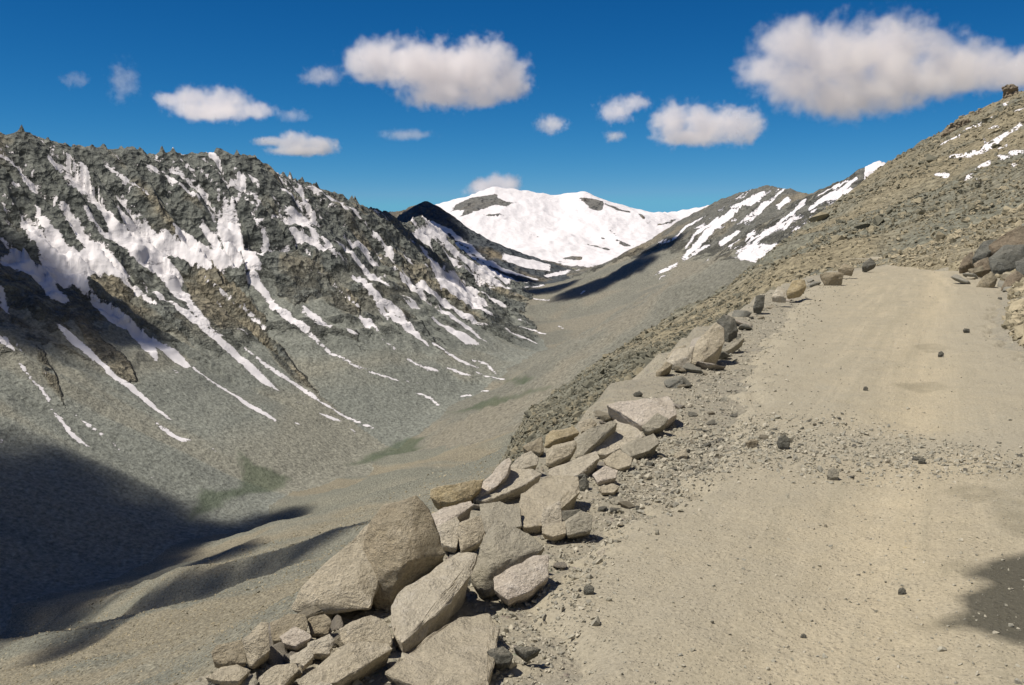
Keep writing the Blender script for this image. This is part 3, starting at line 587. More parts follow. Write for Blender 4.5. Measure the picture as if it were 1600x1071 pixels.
def mesh_from(name, V, Fq, mat, attrs=None, smooth=True, parent=None):
    me = bpy.data.meshes.new(name)
    n = Fq.shape[1]
    me.vertices.add(len(V)); me.vertices.foreach_set('co', np.ascontiguousarray(V, np.float32).ravel())
    me.loops.add(Fq.size); me.loops.foreach_set('vertex_index', np.ascontiguousarray(Fq, np.int32).ravel())
    me.polygons.add(len(Fq)); me.polygons.foreach_set('loop_start', np.arange(0, Fq.size, n, dtype=np.int32))
    me.polygons.foreach_set('use_smooth', np.full(len(Fq), smooth, bool))
    me.update(calc_edges=True)
    if attrs:
        for k_, a_ in attrs.items():
            at_ = me.attributes.new(k_, 'FLOAT', 'POINT'); at_.data.foreach_set('value', np.ascontiguousarray(a_, np.float32))
    if mat: me.materials.append(mat)
    o = bpy.data.objects.new(name, me); COL.objects.link(o)
    if parent: o.parent = parent
    return o

# ------------------------------------------------------------------ the relief as one sheet, cut where one mountain meets the next
ii = np.arange(NR - 1)[:, None] * NA; jj = np.arange(NA)[None]; jn = (jj + 1) % NA
Q = np.stack([ii + jj, ii + jn, ii + NA + jn, ii + NA + jj], -1).reshape(-1, 4)
V = np.stack([GX, GY, GZ], 1)
bench = (WH == 0) & (RAD < 75) & (INFO['q'] < 5.5)
CLS = np.where(bench, 8, WH)
fc = CLS[Q].max(axis=1)
for cid, name, mat, lab in [(8, 'ground', M_GROUND, 'gravelly verge and bench of the mountain road'), (0, 'hillside', M_SLOPE, 'long scree slope falling from the road to the valley floor'),
        (1, 'hillside', M_SPUR, 'rubble covered spur rising beyond the bend of the road'), (2, 'mountain', M_WALL, 'jagged grey rock wall streaked with snow across the valley'),
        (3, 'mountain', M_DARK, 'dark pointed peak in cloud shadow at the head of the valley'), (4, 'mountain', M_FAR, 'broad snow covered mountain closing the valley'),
        (5, 'mountain', M_EAST, 'brown mountain with snow patches on the far right side of the valley'), (6, 'mountain', M_EAST, 'small snow tipped crag just above the rubble spur'),
        (7, 'valley_floor', M_FLANK, 'stony valley floor with patches of green turf')]:
    f = Q[fc == cid]
    if len(f) == 0: continue
    used, inv = np.unique(f, return_inverse=True)
    o = mesh_from(name, V[used], inv.reshape(-1, 4), mat, dict(snow=SNOW[used], rock=ROCK[used], green=GREEN[used], streak=STREAK[used]))
    tag(o, lab, None, None, 'structure')

# ------------------------------------------------------------------ rock kit
def rock_mat(name, a, b, c, spot, k=1.0):
    t = NT(name)
    n1 = t.noise(3.0 / k, 5, 0.6, 0.5); n2 = t.noise(14 / k, 6, 0.7); n3 = t.noise(70 / k, 4, 0.75)
    col = t.mix(t.ramp(n1, .38, .62), a, b)
    col = t.mix(t.ramp(n2, .52, .66), col, c)
    col = t.mix(t.math('MULTIPLY', t.ramp(t.noise(9 / k, 7, .75, 1.0), .6, .68), .7), col, spot)
    gv = t.math('ADD', t.math('MULTIPLY', t.math('SUBTRACT', n3, .5), 1.5), 1.0)
    gc = t.n('ShaderNodeCombineColor'); [t.put(gc.inputs[i], gv) for i in range(3)]
    col = t.mix(1, col, gc.outputs[0], 'MULTIPLY')
    w = t.n('ShaderNodeTexWave', wave_type='BANDS', bands_direction='DIAGONAL'); t.put(w.inputs[0], t.coords()); w.inputs['Scale'].default_value = 2.2 / k
    w.inputs['Distortion'].default_value = 6; w.inputs['Detail'].default_value = 5; w.inputs['Detail Scale'].default_value = 2.5
    crack = t.ramp(t.vor(5 / k, 'DISTANCE_TO_EDGE', vec=None), .0, .025)
    h = t.math('ADD', t.math('ADD', t.math('MULTIPLY', n2, .9), t.math('MULTIPLY', n3, .28)), t.math('ADD', t.math('MULTIPLY', w.outputs[1], .22), t.math('MULTIPLY', crack, .0)))
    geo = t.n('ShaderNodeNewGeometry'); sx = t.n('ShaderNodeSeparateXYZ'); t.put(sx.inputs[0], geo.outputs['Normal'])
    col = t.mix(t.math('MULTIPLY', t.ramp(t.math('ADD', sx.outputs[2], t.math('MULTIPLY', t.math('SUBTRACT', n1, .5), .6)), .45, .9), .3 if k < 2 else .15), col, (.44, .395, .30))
    return t.finish(col, .9, t.bump(h, .05 * k, 1.0), .15)
RM = dict(tan=rock_mat('tan_rock', (.49, .43, .32), (.41, .36, .265), (.55, .49, .38), (.22, .19, .13)),
          brown=rock_mat('brown_rock', (.35, .295, .205), (.28, .245, .175), (.41, .355, .26), (.15, .13, .09)),
          grey=rock_mat('grey_rock', (.37, .34, .265), (.31, .29, .235), (.43, .395, .31), (.16, .16, .13)),
          pale=rock_mat('pale_rock', (.55, .495, .39), (.49, .44, .345), (.61, .56, .47), (.29, .26, .2)),
          pink=rock_mat('pinkish_rock', (.60, .53, .45), (.54, .475, .395), (.66, .6, .53), (.35, .3, .25)),
          yellow=rock_mat('yellow_rock', (.44, .36, .215), (.39, .32, .2), (.48, .41, .27), (.25, .2, .11)),
          dark=rock_mat('dark_rock', (.15, .145, .12), (.12, .118, .10), (.21, .2, .175), (.09, .09, .08)),
          slate=rock_mat('slate_rock', (.175, .175, .15), (.145, .15, .135), (.22, .22, .2), (.1, .1, .09), 3.0),
          farbrown=rock_mat('weathered_rock', (.26, .21, .15), (.22, .185, .135), (.3, .25, .18), (.14, .12, .09), 3.0),
          fartan=rock_mat('weathered_tan_rock', (.34, .29, .2), (.28, .25, .18), (.4, .35, .26), (.18, .15, .1), 3.0))

def hull_mesh(pts, size, bevel=0.014, rough=0.016, cuts=3, seed=0):
    bm = bmesh.new()
    for p in pts: bm.verts.new(p)
    r = bmesh.ops.convex_hull(bm, input=bm.verts)
    junk = [v for v in bm.verts if not v.link_faces]
    bmesh.ops.delete(bm, geom=junk, context='VERTS')
    bmesh.ops.dissolve_limit(bm, angle_limit=math.radians(9), verts=bm.verts, edges=bm.edges)
    bmesh.ops.bevel(bm, geom=list(bm.edges), offset=bevel * size, segments=1, affect='EDGES', profile=0.6, clamp_overlap=True)
    bmesh.ops.triangulate(bm, faces=bm.faces)
    for _ in range(cuts):
        lim = size / (2.2 * 2 ** (_ + 1))
        ed = [e for e in bm.edges if e.calc_length() > lim]
        if not ed: break
        bmesh.ops.subdivide_edges(bm, edges=ed, cuts=1, use_grid_fill=True)
        bmesh.ops.triangulate(bm, faces=[f for f in bm.faces if len(f.verts) > 3])
    bm.normal_update()
    sv = Vector((seed * 7.13, seed * 3.7, seed * 1.9))
    for v in bm.verts:
        p = v.co / size * 1.0 + sv
        d = mnoise.fractal(p * 2.2, 1.0, 2.0, 3) * rough * 2.2 + mnoise.fractal(p * 9.0, 1.0, 2.0, 3) * rough * 0.8
        d -= max(0.0, 0.10 - abs(mnoise.noise(p * 3.1 + Vector((5, 2, 9))))) * rough * 9 * (1 if mnoise.noise(p * 1.3) > 0 else 0)
        v.co += v.normal * d * size
    me = bpy.data.meshes.new('rock'); bm.to_mesh(me); bm.free()
    me.polygons.foreach_set('use_smooth', [True] * len(me.polygons))
    try: me.set_sharp_from_angle(angle=math.radians(24))
    except Exception: pass
    return me

BV = {'A': (300, 850, 4.0), 'B': (430, 730, 3.14), 'C': (650, 600, 3.556), 'D': (900, 400, 3.198), 'E': (1100, 330, 3.198), 'F': (1000, 100, 2.667)}
RNG = random.Random(11)
def boulder(view, D, matk, label, pts, lean=0.7, thick=1.0, group='boulders piled along the outer edge of the road', cat='boulder', name='boulder', bulge=0.10, rough=0.016, cuts=3, sink=0.25, ridge=(), foot=True):
    """pts: outline seen from the road, (x, y[, metres further back in units of the size]); lean: how far the face slopes back; D: distance ahead of its foot"""
    V0 = BV[view]
    P = [(V0[0] + p[0] / V0[2], V0[1] + p[1] / V0[2], p[2] if len(p) > 2 else 0.0) for p in pts]
    xs = [p[0] for p in P]; ys = [p[1] for p in P]
    yb = max(ys)
    if view != 'F': Dg = -1.6 / float(ray(800, yb)[1]); D = min(D, Dg - min(.035 * Dg, .16) * (1 if max(xs) - min(xs) > 28 else .3))
    size = math.hypot(max(xs) - min(xs), max(ys) - min(ys)) / F_PX * D * 0.8
    cx = sum(xs) / len(xs); cy = sum(ys) / len(ys)
    rr = random.Random(int(cx * 31 + cy * 7))
    out = []
    for x, y, off in P:
        dy = (yb - y) / F_PX * D
        y_ = D + dy * lean + off * size + rr.uniform(-.03, .03) * size
        out.append(Vector(at(x, y, y_)))
        # the hidden back, drawn in a little so that the outline stays the outline
        xb = cx + (x - cx) * 0.8; y2 = cy + (y - cy) * 0.72 + 0.06 * (yb - min(ys))
        out.append(Vector(at(xb, y2, y_ + size * thick * (0.75 + rr.uniform(-.1, .1)))) - Vector((0, 0, sink * size)))
    if foot and view != 'F':
        for x, y, off in P:
            if y > yb - .3 * (yb - min(ys)): out.append(Vector(at(cx + (x - cx) * .92, y, D + (yb - y) / F_PX * D * lean + off * size + .06 * size)) - Vector((0, 0, (.10 if view in 'ABC' else .32) * size)))
    for x, y, tw in ridge:
        x = V0[0] + x / V0[2]; y = V0[1] + y / V0[2]
        out.append(Vector(at(x, y, D + (yb - y) / F_PX * D * lean - tw * size)))
    for _ in range(0 if ridge else 3):
        x = cx + rr.uniform(-.28, .28) * (max(xs) - min(xs)); y = cy + rr.uniform(-.3, .3) * (max(ys) - min(ys))
        y_ = D + (yb - y) / F_PX * D * lean - bulge * size * rr.uniform(.3, 1.2)
        out.append(Vector(at(x, y, y_)))
    c = sum(out, Vector()) / len(out); c.z = min(p.z for p in out)
    me = hull_mesh([p - c for p in out], size, rough=rough, cuts=cuts, seed=int(cx) % 37)
    me.materials.append(RM[matk]); me.name = name
    o = bpy.data.objects.new(name, me); COL.objects.link(o); o.location = c
    tag(o, label, cat, group)
    return o
B = boulder
B('B', 4.62, 'tan', 'big tilted slab jutting out left with a black gap under its lower edge', [(500,245),(440,320),(250,480),(130,590),(62,695,.1),(100,716,.1),(250,690,.05),(470,700,0),(500,600),(520,400)], .9, .8, bulge=.02, sink=.05, ridge=[(280,600,.05),(400,560,.08),(200,660,.03)], foot=False)
B('B', 4.38, 'brown', 'largest upright block with brown face at the edge of the drop', [(525,185),(700,135),(750,200),(790,310),(850,425),(690,565),(575,665),(490,655),(410,590),(395,540),(450,330,.02),(470,270)], .45, .8, ridge=[(575,300,.14),(640,470,.24),(560,600,.1)])
B('B', 4.2, 'tan', 'rounded block tucked beneath the overhang of the tilted slab', [(315,800),(380,750),(470,720),(540,745),(565,790),(570,870),(480,885),(350,890),(322,850)], .9, .8)
B('B', 3.75, 'tan', 'long low slab with shaded front below the rounded block', [(110,1040),(330,920),(350,870),(430,850),(560,850),(585,890),(500,930),(430,985),(300,1060),(120,1085)], 1.4, .7)
B('B', 4.75, 'pale', 'broad pale slab leaning against the right side of the largest block', [(565,680),(600,620),(760,500),(900,420),(985,430),(965,520),(860,660),(740,780),(620,868),(580,820)], 1.6, .5, bulge=.04)
B('B', 3.95, 'tan', 'wide dusty slab lying flat at the bottom of the pile', [(535,1010),(640,930),(900,730),(1050,720),(1100,800),(1050,890),(1010,960),(1040,1095),(750,1095),(600,1030)], 2.3, .4, bulge=.03)
B('B', 5.25, 'grey', 'grey wedge with rough left face and flat top beside the verge', [(1080,250),(1210,300),(1330,395),(1200,420),(1060,560),(1060,600),(1010,605),(960,540),(1000,420),(1040,320)], .8, .8, ridge=[(1100,360,.1),(1070,470,.18),(1150,330,.05)])
B('B', 5.08, 'pale', 'pale flake resting on the grey wedge', [(1130,385),(1230,352),(1300,380),(1250,440),(1170,490),(1070,535),(1090,430)], 1.0, .4)
B('B', 4.9, 'pink', 'bright pinkish block in front of the grey wedge', [(1070,540),(1170,490),(1270,430),(1340,430),(1338,540),(1250,612),(1140,652),(1080,600)], .9, .6, bulge=.12)
B('B', 5.95, 'yellow', 'yellowish oblong block at the rim above the largest block', [(765,115),(800,95),(960,85),(1022,60),(1012,100),(960,150),(880,172),(800,178),(765,150)], .6, .8)
B('B', 5.75, 'pink', 'thin pinkish slab under the yellowish oblong block', [(760,235),(830,200),(960,165),(975,185),(930,215),(900,245),(800,310),(775,270)], 1.4, .5)
B('B', 5.35, 'pale', 'pale block with a dark cleft to its right above the leaning slab', [(780,300),(890,240),(912,290),(890,400),(850,380),(815,375)], .9, .6)
B('B', 5.35, 'tan', 'tan cube shaped block between two dark clefts', [(905,275),(1010,230),(1032,310),(1005,365),(910,415),(893,330)], .7, .7)
B('B', 5.95, 'grey', 'flat grey slab behind the tan cube shaped block', [(1000,180),(1100,165),(1200,200),(1212,290),(1090,262),(1035,320),(1003,260)], 1.6, .4, bulge=.03)
B('C', 6.3, 'pink', 'long bright leaning slab at the rim with a black gap beside it', [(310,645),(370,550),(500,415),(520,405),(535,430),(510,490),(440,545),(370,620)], 1.0, .5)
B('B', 5.7, 'pale', 'small pale upright block at the edge of the gravel', [(1315,205),(1400,165),(1408,295),(1310,312),(1306,260)], .6, .7)
B('B', 5.55, 'grey', 'squat grey block right of the small pale upright block', [(1420,260),(1500,210),(1560,235),(1550,310),(1430,335)], .8, .7)
B('C', 6.9, 'dark', 'small dark pointed stone standing among pale slabs', [(880,562),(940,500),(962,560),(955,590),(915,600)], .5, .7)
B('A', 3.68, 'brown', 'dark brown weathered block at the outer end of the pile', [(115,680),(150,630),(310,600),(332,640),(342,745),(200,755),(130,735)], .7, .8)
B('A', 3.66, 'tan', 'tan upright block next to the dark brown weathered block', [(310,600),(430,482),(480,490),(492,665),(380,755),(345,735)], .6, .8)
B('A', 3.9, 'brown', 'brown block behind the pinkish white stone', [(488,490),(600,430),(710,440),(728,500),(700,590),(560,600),(500,605)], .8, .8)
B('A', 3.74, 'pink', 'pinkish white rounded stone, brightest of the lower pile', [(545,580),(640,512),(740,560),(746,585),(650,637),(570,622)], 1.1, .5)
B('A', 3.66, 'pale', 'pale wedge shaped stone right of the pinkish white stone', [(720,620),(860,560),(892,600),(862,688),(760,690),(720,660)], .8, .7)
B('A', 4.0, 'brown', 'brown crumbly stone under the tip of the overhanging slab', [(722,470),(830,432),(872,480),(852,562),(740,565)], .7, .8)
B('A', 3.6, 'pale', 'flattish pale stone below the pinkish white stone', [(610,700),(720,640),(765,700),(700,765),(612,750)], 1.2, .5)
B('A', 3.48, 'tan', 'broad tan stone in the lowest row of the pile', [(410,830),(520,760),(640,740),(682,775),(600,835),(560,900),(430,900)], 1.1, .6)
B('A', 3.5, 'tan', 'low flat tan stone under the dark brown weathered block', [(80,832),(180,770),(280,750),(372,790),(300,855),(180,858)], 1.6, .5)
B('A', 3.4, 'grey', 'bluish grey stone wedged between two tan stones in the lowest row', [(300,860),(400,800),(412,870),(385,905),(310,905)], .9, .6)
B('B', 4.15, 'tan', 'small rounded cobble between the rounded block and the broad slab', [(560,850),(590,835),(612,870),(590,885),(565,880)], .6, .8)
B('A', 3.55, 'brown', 'brown stone with dark underside left of the long low slab', [(575,805),(680,762),(692,805),(610,845)], .9, .7)
B('A', 3.34, 'dark', 'dark stone at the very bottom of the outer pile', [(85,890),(130,842),(180,860),(190,905),(90,915)], .6, .8)
B('A', 3.4, 'pale', 'half hidden pale stone in front of the long low slab', [(765,885),(810,862),(870,870),(890,900),(770,905)], .8, .7)
B('C', 9.1, 'pink', 'pinkish white block with black hollow under its left end', [(1055,115,.1),(1130,100,.05),(1240,85,0),(1400,65,.1),(1440,110,.05),(1457,170,0),(1400,202,-.1),(1250,232,-.05),(1190,215,.5),(1075,182,.5)], .9, .9, bulge=.0)
B('C', 8.75, 'grey', 'grey stone at the foot of the hollowed pinkish white block', [(1250,238),(1340,160),(1402,192),(1385,225),(1290,265)], .8, .7)
B('C', 8.2, 'yellow', 'yellowish brown block in the upper row with a dark crack under it', [(720,290),(760,258),(880,235),(912,270),(860,292),(760,322),(714,345)], .9, .7)
B('C', 7.8, 'tan', 'tan cobbled block below the dark crack of the upper row', [(720,380),(760,340),(880,310),(900,330),(862,392),(760,442),(724,445)], .8, .7)
B('C', 8.1, 'grey', 'wedge with grey shaded left face under the large sloping block', [(880,300),(1100,205),(1120,215),(1060,245),(1010,315),(950,355),(930,395),(888,405)], 1.0, .5)
B('C', 7.85, 'pale', 'large pale sloping block in the middle of the upper pile', [(1050,240),(1105,192),(1200,230),(1272,290),(1190,315),(1130,365),(1060,395),(970,380),(1010,315)], 1.5, .5, bulge=.05)
B('C', 7.6, 'grey', 'smooth grey slab beside the gravel at the upper pile', [(1130,355),(1200,310),(1320,275),(1352,330),(1260,385),(1190,405)], 1.6, .4)
B('C', 7.3, 'tan', 'tan flat stone below the smooth grey slab', [(1038,420),(1130,360),(1202,410),(1192,452),(1120,472),(1060,452)], 1.5, .4)
B('C', 6.95, 'pink', 'pinkish stone with dark notch on its left among the gravel', [(978,505),(1050,455),(1122,480),(1112,522),(1010,548)], 1.0, .6)
B('C', 7.2, 'pale', 'long pale slab lying across the upper pile', [(740,475),(870,430),(1000,372),(1022,410),(960,472),(880,525),(800,525),(740,505)], 1.9, .4, bulge=.03)
B('C', 7.2, 'pale', 'bluish white speckled block above the black gap at the rim', [(510,470),(590,390),(640,370),(682,410),(672,452),(600,465),(540,492)], .8, .6)
B('C', 7.6, 'brown', 'brown block at the rim above the bluish white speckled block', [(590,350),(700,290),(712,372),(690,395),(630,380)], .7, .8)
B('C', 6.75, 'pale', 'pale dusty slab between the bright leaning slab and the long pale slab', [(430,545),(520,480),(650,470),(702,500),(600,565),(500,605),(390,650),(330,645)], 1.9, .4, bulge=.03)
B('C', 5.95, 'tan', 'largest flat dusty slab in the middle of the pile', [(578,610),(650,560),(700,550),(740,500),(900,520),(912,600),(820,690),(700,785),(590,798),(578,700)], 2.3, .35, bulge=.03)
B('C', 6.75, 'tan', 'flat tan stone at the edge of the loose gravel', [(1010,572),(1090,552),(1132,570),(1100,603),(1030,605)], 1.3, .5)
B('C', 6.15, 'grey', 'small grey stone alone on the gravel beside the squat grey block', [(1068,642),(1130,620),(1152,650),(1100,675)], .9, .7)
B('C', 5.1, 'pale', 'small tan stone lying on the road side of the bright pinkish block', [(998,935),(1060,900),(1082,930),(1020,975)], 1.0, .6)
B('C', 8.9, 'tan', 'small tan block left of the hollowed pinkish white block', [(900,215),(970,190),(1010,215),(975,250),(915,268)], .8, .8)
B('C', 5.6, 'tan', 'pale triangular stone filling the gap behind the grey wedge', [(700,800),(830,760),(835,830),(760,850),(700,830)], 1.4, .5)
B('B', 5.55, 'dark', 'dark slab end poking out beside the small pale upright block', [(1405,215),(1500,205),(1480,235),(1412,270)], .8, .7)
B('B', 4.2, 'dark', 'dark coloured stone standing in for the shaded hollow right of the wide flat slab', [(1035,905),(1060,888),(1120,880),(1172,925),(1150,962),(1085,968)], .6, .5)  # added for a dark hollow: its shade is put in as dark rock colour
B('B', 4.3, 'dark', 'dark coloured triangular stone standing in for the shaded gap next to that hollow', [(1165,882),(1240,878),(1305,892),(1262,920),(1228,937)], .6, .5)  # likewise added, the dark colour replaces the shade of a gap
B('B', 3.5, 'tan', 'broad low stone half buried at the bottom edge right of the wide flat slab', [(740,1040),(860,1010),(1020,1020),(1050,1060),(1040,1110),(750,1110)], 1.2, .5)
U = 'boulders at the outer edge further up the road'
B('D', 13.6, 'tan', 'large grey tan boulder standing on the outer edge halfway up the road', [(600,430),(620,415),(700,335),(737,360),(747,420),(700,480),(612,542),(570,532),(575,480)], .7, .8, U)
B('D', 15.2, 'dark', 'dark blocky boulder just above the large grey tan boulder', [(702,325,.3),(740,292),(792,310),(812,370),(762,397),(737,385,.2)], .5, .9, U)
B('D', 14.2, 'grey', 'thin slab leaning at the road side of the large grey tan boulder', [(733,472),(820,408),(842,410),(780,462),(742,482)], 1.2, .5, U)
B('D', 12.8, 'pale', 'pale boulder propped against the left of the large grey tan boulder', [(450,525),(500,462),(592,450),(577,532),(510,565),(490,540)], .8, .8, U)
B('D', 12.3, 'brown', 'brown stone with dark hollow at the lower end of the row halfway up', [(398,582,.2),(450,530),(482,540),(478,565,.2),(405,598,.2)], .7, .8, U)
B('D', 13.6, 'tan', 'tan stone on the drop side behind the pale propped boulder', [(450,505),(490,460),(552,443),(545,470),(470,518)], .7, .8, U)
B('D', 20.5, 'dark', 'dark upright stone standing like a post by the road', [(885,262),(900,198),(945,193),(942,240),(922,267)], .3, .8, U)
B('D', 22.6, 'pale', 'pale stone beside the dark upright post like stone', [(978,205),(1010,150),(1050,170),(1052,212)], .6, .8, U)
B('D', 24.0, 'yellow', 'bright yellowish boulder with dark right side before the bend', [(1050,182),(1080,122),(1140,118),(1152,150),(1122,177),(1062,188)], .5, .9, U)
B('D', 31, 'brown', 'flat boulder with shaded hollow front before the bend', [(1215,92),(1250,80),(1340,85),(1332,115,.05),(1250,127,.06)], .5, .9, U)
B('D', 36, 'brown', 'low boulder second from the bend', [(1308,68),(1340,38),(1392,60),(1380,78)], .5, .9, U)
B('D', 42, 'dark', 'dark peaked boulder at the very bend of the road', [(1428,55),(1440,30),(1472,8),(1502,40),(1450,62)], .4, .9, U)
B('D', 8.35, 'tan', 'small pale block in the gravel right of the smooth grey slab', [(488,990),(550,960),(558,1002),(500,1012)], .8, .8, U)
B('D', 11.5, 'dark', 'dark stone by itself above the hollowed pinkish white block', [(285,692),(318,673),(335,690),(300,702)], .6, .8, U)
K = 'boulders of the outcrop on the inner side of the bend'
B('E', 37, 'fartan', 'small pale boulder at the foot of the outcrop nearest the road end', [(1320,292),(1392,273),(1394,300),(1340,312)], .6, .9, K)
B('E', 33, 'fartan', 'tan boulder with black hollow under its left side by the outcrop', [(1354,380,.12),(1400,320),(1440,303),(1467,340),(1442,372),(1372,388,.06)], .5, .9, K)
B('E', 31, 'farbrown', 'craggy boulder in front of the outcrop at the edge of the picture', [(1488,385),(1510,330),(1560,298),(1600,320),(1610,390),(1500,400)], .6, .9, K)
B('E', 40, 'slate', 'grey leaning slab on the left flank of the outcrop', [(1340,235),(1360,195),(1400,150),(1462,140),(1450,195),(1400,235)], .8, .9, K)
B('E', 43, 'slate', 'uppermost dark slab of the outcrop', [(1370,110),(1440,50),(1550,10),(1650,0),(1650,60),(1560,85),(1460,115)], .8, .9, K)
B('E', 40, 'farbrown', 'long brown slab across the middle of the outcrop', [(1420,170),(1500,110),(1650,50),(1650,160),(1520,175),(1460,195)], .9, .9, K)
B('E', 36.5, 'slate', 'big bluish dark block at the heart of the outcrop', [(1420,235),(1500,170),(1660,165),(1660,250),(1540,285),(1440,295)], .7, .9, K)
B('E', 38, 'farbrown', 'brown block on the lower left of the outcrop', [(1345,262),(1420,228),(1442,290),(1370,303)], .7, .9, K)
B('E', 33, 'slate', 'bluish block at the frame edge of the outcrop', [(1555,250),(1610,235),(1660,240),(1660,330),(1568,310)], .6, .9, K)
B('E', 41, 'farbrown', 'low brown rubble block at the left tip of the outcrop', [(1275,285),(1290,255),(1340,200),(1355,262),(1290,287)], .8, .9, K)
B('E', 60, 'fartan', 'flat pale boulder where the road disappears round the bend', [(1180,235),(1230,190),(1282,190),(1272,232)], .7, .9, K)
B('E', 64, 'fartan', 'small pale block at the far end of the road', [(945,255),(970,230),(1000,240),(990,265)], .6, .9, K)
H = 'crags on the skyline of the rubble spur'
B('F', 226, 'farbrown', 'square rock tower on the skyline of the rubble spur', [(1506,185),(1509,150),(1512,98),(1532,83),(1548,98),(1570,95),(1577,125),(1575,175),(1540,190)], .1, .8, H, 'crag', 'crag', rough=.05, cuts=5)
B('F', 205, 'farbrown', 'long low crag on the skyline below the square rock tower', [(1255,300),(1290,266),(1340,238),(1370,226),(1380,240),(1340,270),(1290,300)], .3, .6, H, 'crag', 'crag', rough=.06, cuts=5)
B('F', 215, 'farbrown', 'upper of the two low crags below the square rock tower', [(1375,235),(1385,212),(1412,193),(1434,200),(1430,222),(1395,245)], .3, .6, H, 'crag', 'crag', rough=.06, cuts=5)
S = 'single stones on the road'
for view, D_, mk, lab, pts in [
    ('D', 7.45, 'dark', 'fist sized dark rough stone, largest in the gravel band across the road', [(1000,992),(1010,965),(1042,948),(1070,985),(1060,1012),(1015,1014)]),
    ('D', 7.55, 'brown', 'flat dark stone just before the gravel band', [(845,975),(880,958),(912,965),(905,985),(860,988)]),
    ('E', 15.9, 'dark', 'dark stone alone on the road in front of the outcrop', [(1292,622),(1300,612),(1325,615),(1328,628),(1298,630)]),
    ('E', 26.0, 'dark', 'small dark stone near the foot of the outcrop', [(1466,448),(1470,437),(1488,438),(1490,450)])]:
    B(view, D_, mk, lab, pts, .5, .8, S, 'stone', 'stone')
BV['P'] = (0, 0, 1.0)
for x, y, w, lab in [(1301, 754, 20, 'rough grey stone on the near side of the gravel band'), (1409, 932, 13, 'small dark reddish stone close to the damp patch'), (1470, 560, 10, 'tiny dark stone in the middle of the upper road'),
                     (1352, 619, 8, 'tiny black stone on the upper road left of centre'), (1255, 1001, 10, 'tiny dark stone in the near wheel track'), (1440, 728, 12, 'dark flat stone at the right part of the gravel band'),
                     (920, 942, 18, 'small dark stone between the pile and the near wheel track')]:
    B('P', -1.6 / float(ray(x, y + w * .4)[1]), 'dark' if w < 19 else 'grey', lab, [(x - w * .5, y + w * .2), (x - w * .35, y - w * .25), (x + w * .1, y - w * .42), (x + w * .5, y - w * .05), (x + w * .4, y + w * .35), (x - w * .2, y + w * .4)], .5, .8, S, 'stone', 'stone')

# ------------------------------------------------------------------ the dirt road: a sheet laid on the bench, its ragged edges dipping under the gravel
def plan_flat(pts, z=-1.6):
    k, m = ray([p[0] for p in pts], [p[1] for p in pts]); y = z / m
    return np.stack([k * y, y], 1)
ROAD_L = plan_flat([(560, 1300), (700, 1120), (780, 1071), (850, 980), (925, 850), (1030, 780), (1120, 730), (1130, 690), (1140, 640), (1175, 570), (1225, 510), (1250, 470), (1270, 448), (1300, 433), (1345, 423), (1400, 414.5), (1460, 409)])
def road_mat():
    t = NT('road_dirt')
    big = t.noise(.35, 4, .6, .4); mid = t.noise(2.4, 6, .65); fine = t.noise(55, 5, .75)
    c = t.mix(t.ramp(big, .36, .64), (.42, .368, .262), (.375, .335, .245))
    c = t.mix(t.ramp(mid, .45, .75), c, (.34, .305, .23))
    c = t.mix(t.math('MULTIPLY', t.ramp(t.noise(.9, 5, .7, .8), .55, .68), .5), c, (.33, .31, .245))
    tr = t.attr('track')
    c = t.mix(t.math('MULTIPLY', t.ramp(tr, 0, 1), .8), c, (.475, .41, .285))
    cv = t.n('ShaderNodeCombineXYZ'); t.put(cv.inputs[0], t.math('MULTIPLY', t.attr('rs'), 4.5)); t.put(cv.inputs[1], t.math('MULTIPLY', t.attr('rt'), .22))
    lane = t.noise(1.0, 5, .65, .3, cv.outputs[0])
    c = t.mix(t.math('MULTIPLY', t.ramp(lane, .50, .64), .5), c, (.335, .30, .215))
    c = t.mix(t.math('MULTIPLY', t.ramp(lane, .46, .36), .45), c, (.50, .435, .31))
    dm = t.ramp(t.math('ADD', t.attr('damp'), t.math('MULTIPLY', t.math('SUBTRACT', t.noise(2.2, 6, .7), .5), 1.5)), -.25, .3)
    c = t.mix(t.math('MULTIPLY', dm, .93), c, (.085, .08, .06))
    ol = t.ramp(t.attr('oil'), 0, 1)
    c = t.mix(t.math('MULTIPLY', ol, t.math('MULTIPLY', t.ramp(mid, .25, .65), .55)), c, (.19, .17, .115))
    ye = t.ramp(t.math('ADD', t.attr('straw'), t.math('MULTIPLY', t.math('SUBTRACT', t.noise(16, 5, .8), .5), 2.5)), .5, .8)
    c = t.mix(ye, c, (.55, .44, .22))
    ed = t.ramp(t.math('ADD', t.attr('edge'), t.math('MULTIPLY', t.math('SUBTRACT', t.noise(5, 7, .75), .5), 2.4)), -.1, 1.7)
    c = t.mix(ed, (.365, .33, .25), c)
    st = t.vor(22); st2 = t.vor(60)
    c = t.mix(t.math('MULTIPLY', t.ramp(st, .22, .12), t.ramp(mid, .5, .7)), c, (.29, .26, .2))
    c = t.mix(t.math('MULTIPLY', t.ramp(st2, .24, .12), .55), c, (.27, .25, .2))
    gv = t.math('ADD', t.math('MULTIPLY', t.math('SUBTRACT', fine, .5), 1.1), 1.0)
    gc = t.n('ShaderNodeCombineColor'); [t.put(gc.inputs[i], gv) for i in range(3)]
    c = t.mix(1, c, gc.outputs[0], 'MULTIPLY')
    h = t.math('ADD', t.math('ADD', t.math('ADD', mid, t.math('MULTIPLY', lane, .5)), t.math('MULTIPLY', fine, .25)), t.math('ADD', t.math('MULTIPLY', t.ramp(st, .3, .05), .2), t.math('MULTIPLY', t.ramp(st2, .3, .05), .15)))
    return t.finish(c, t.math('SUBTRACT', .95, t.math('MULTIPLY', dm, .25)), t.bump(h, .045, .8), .12)
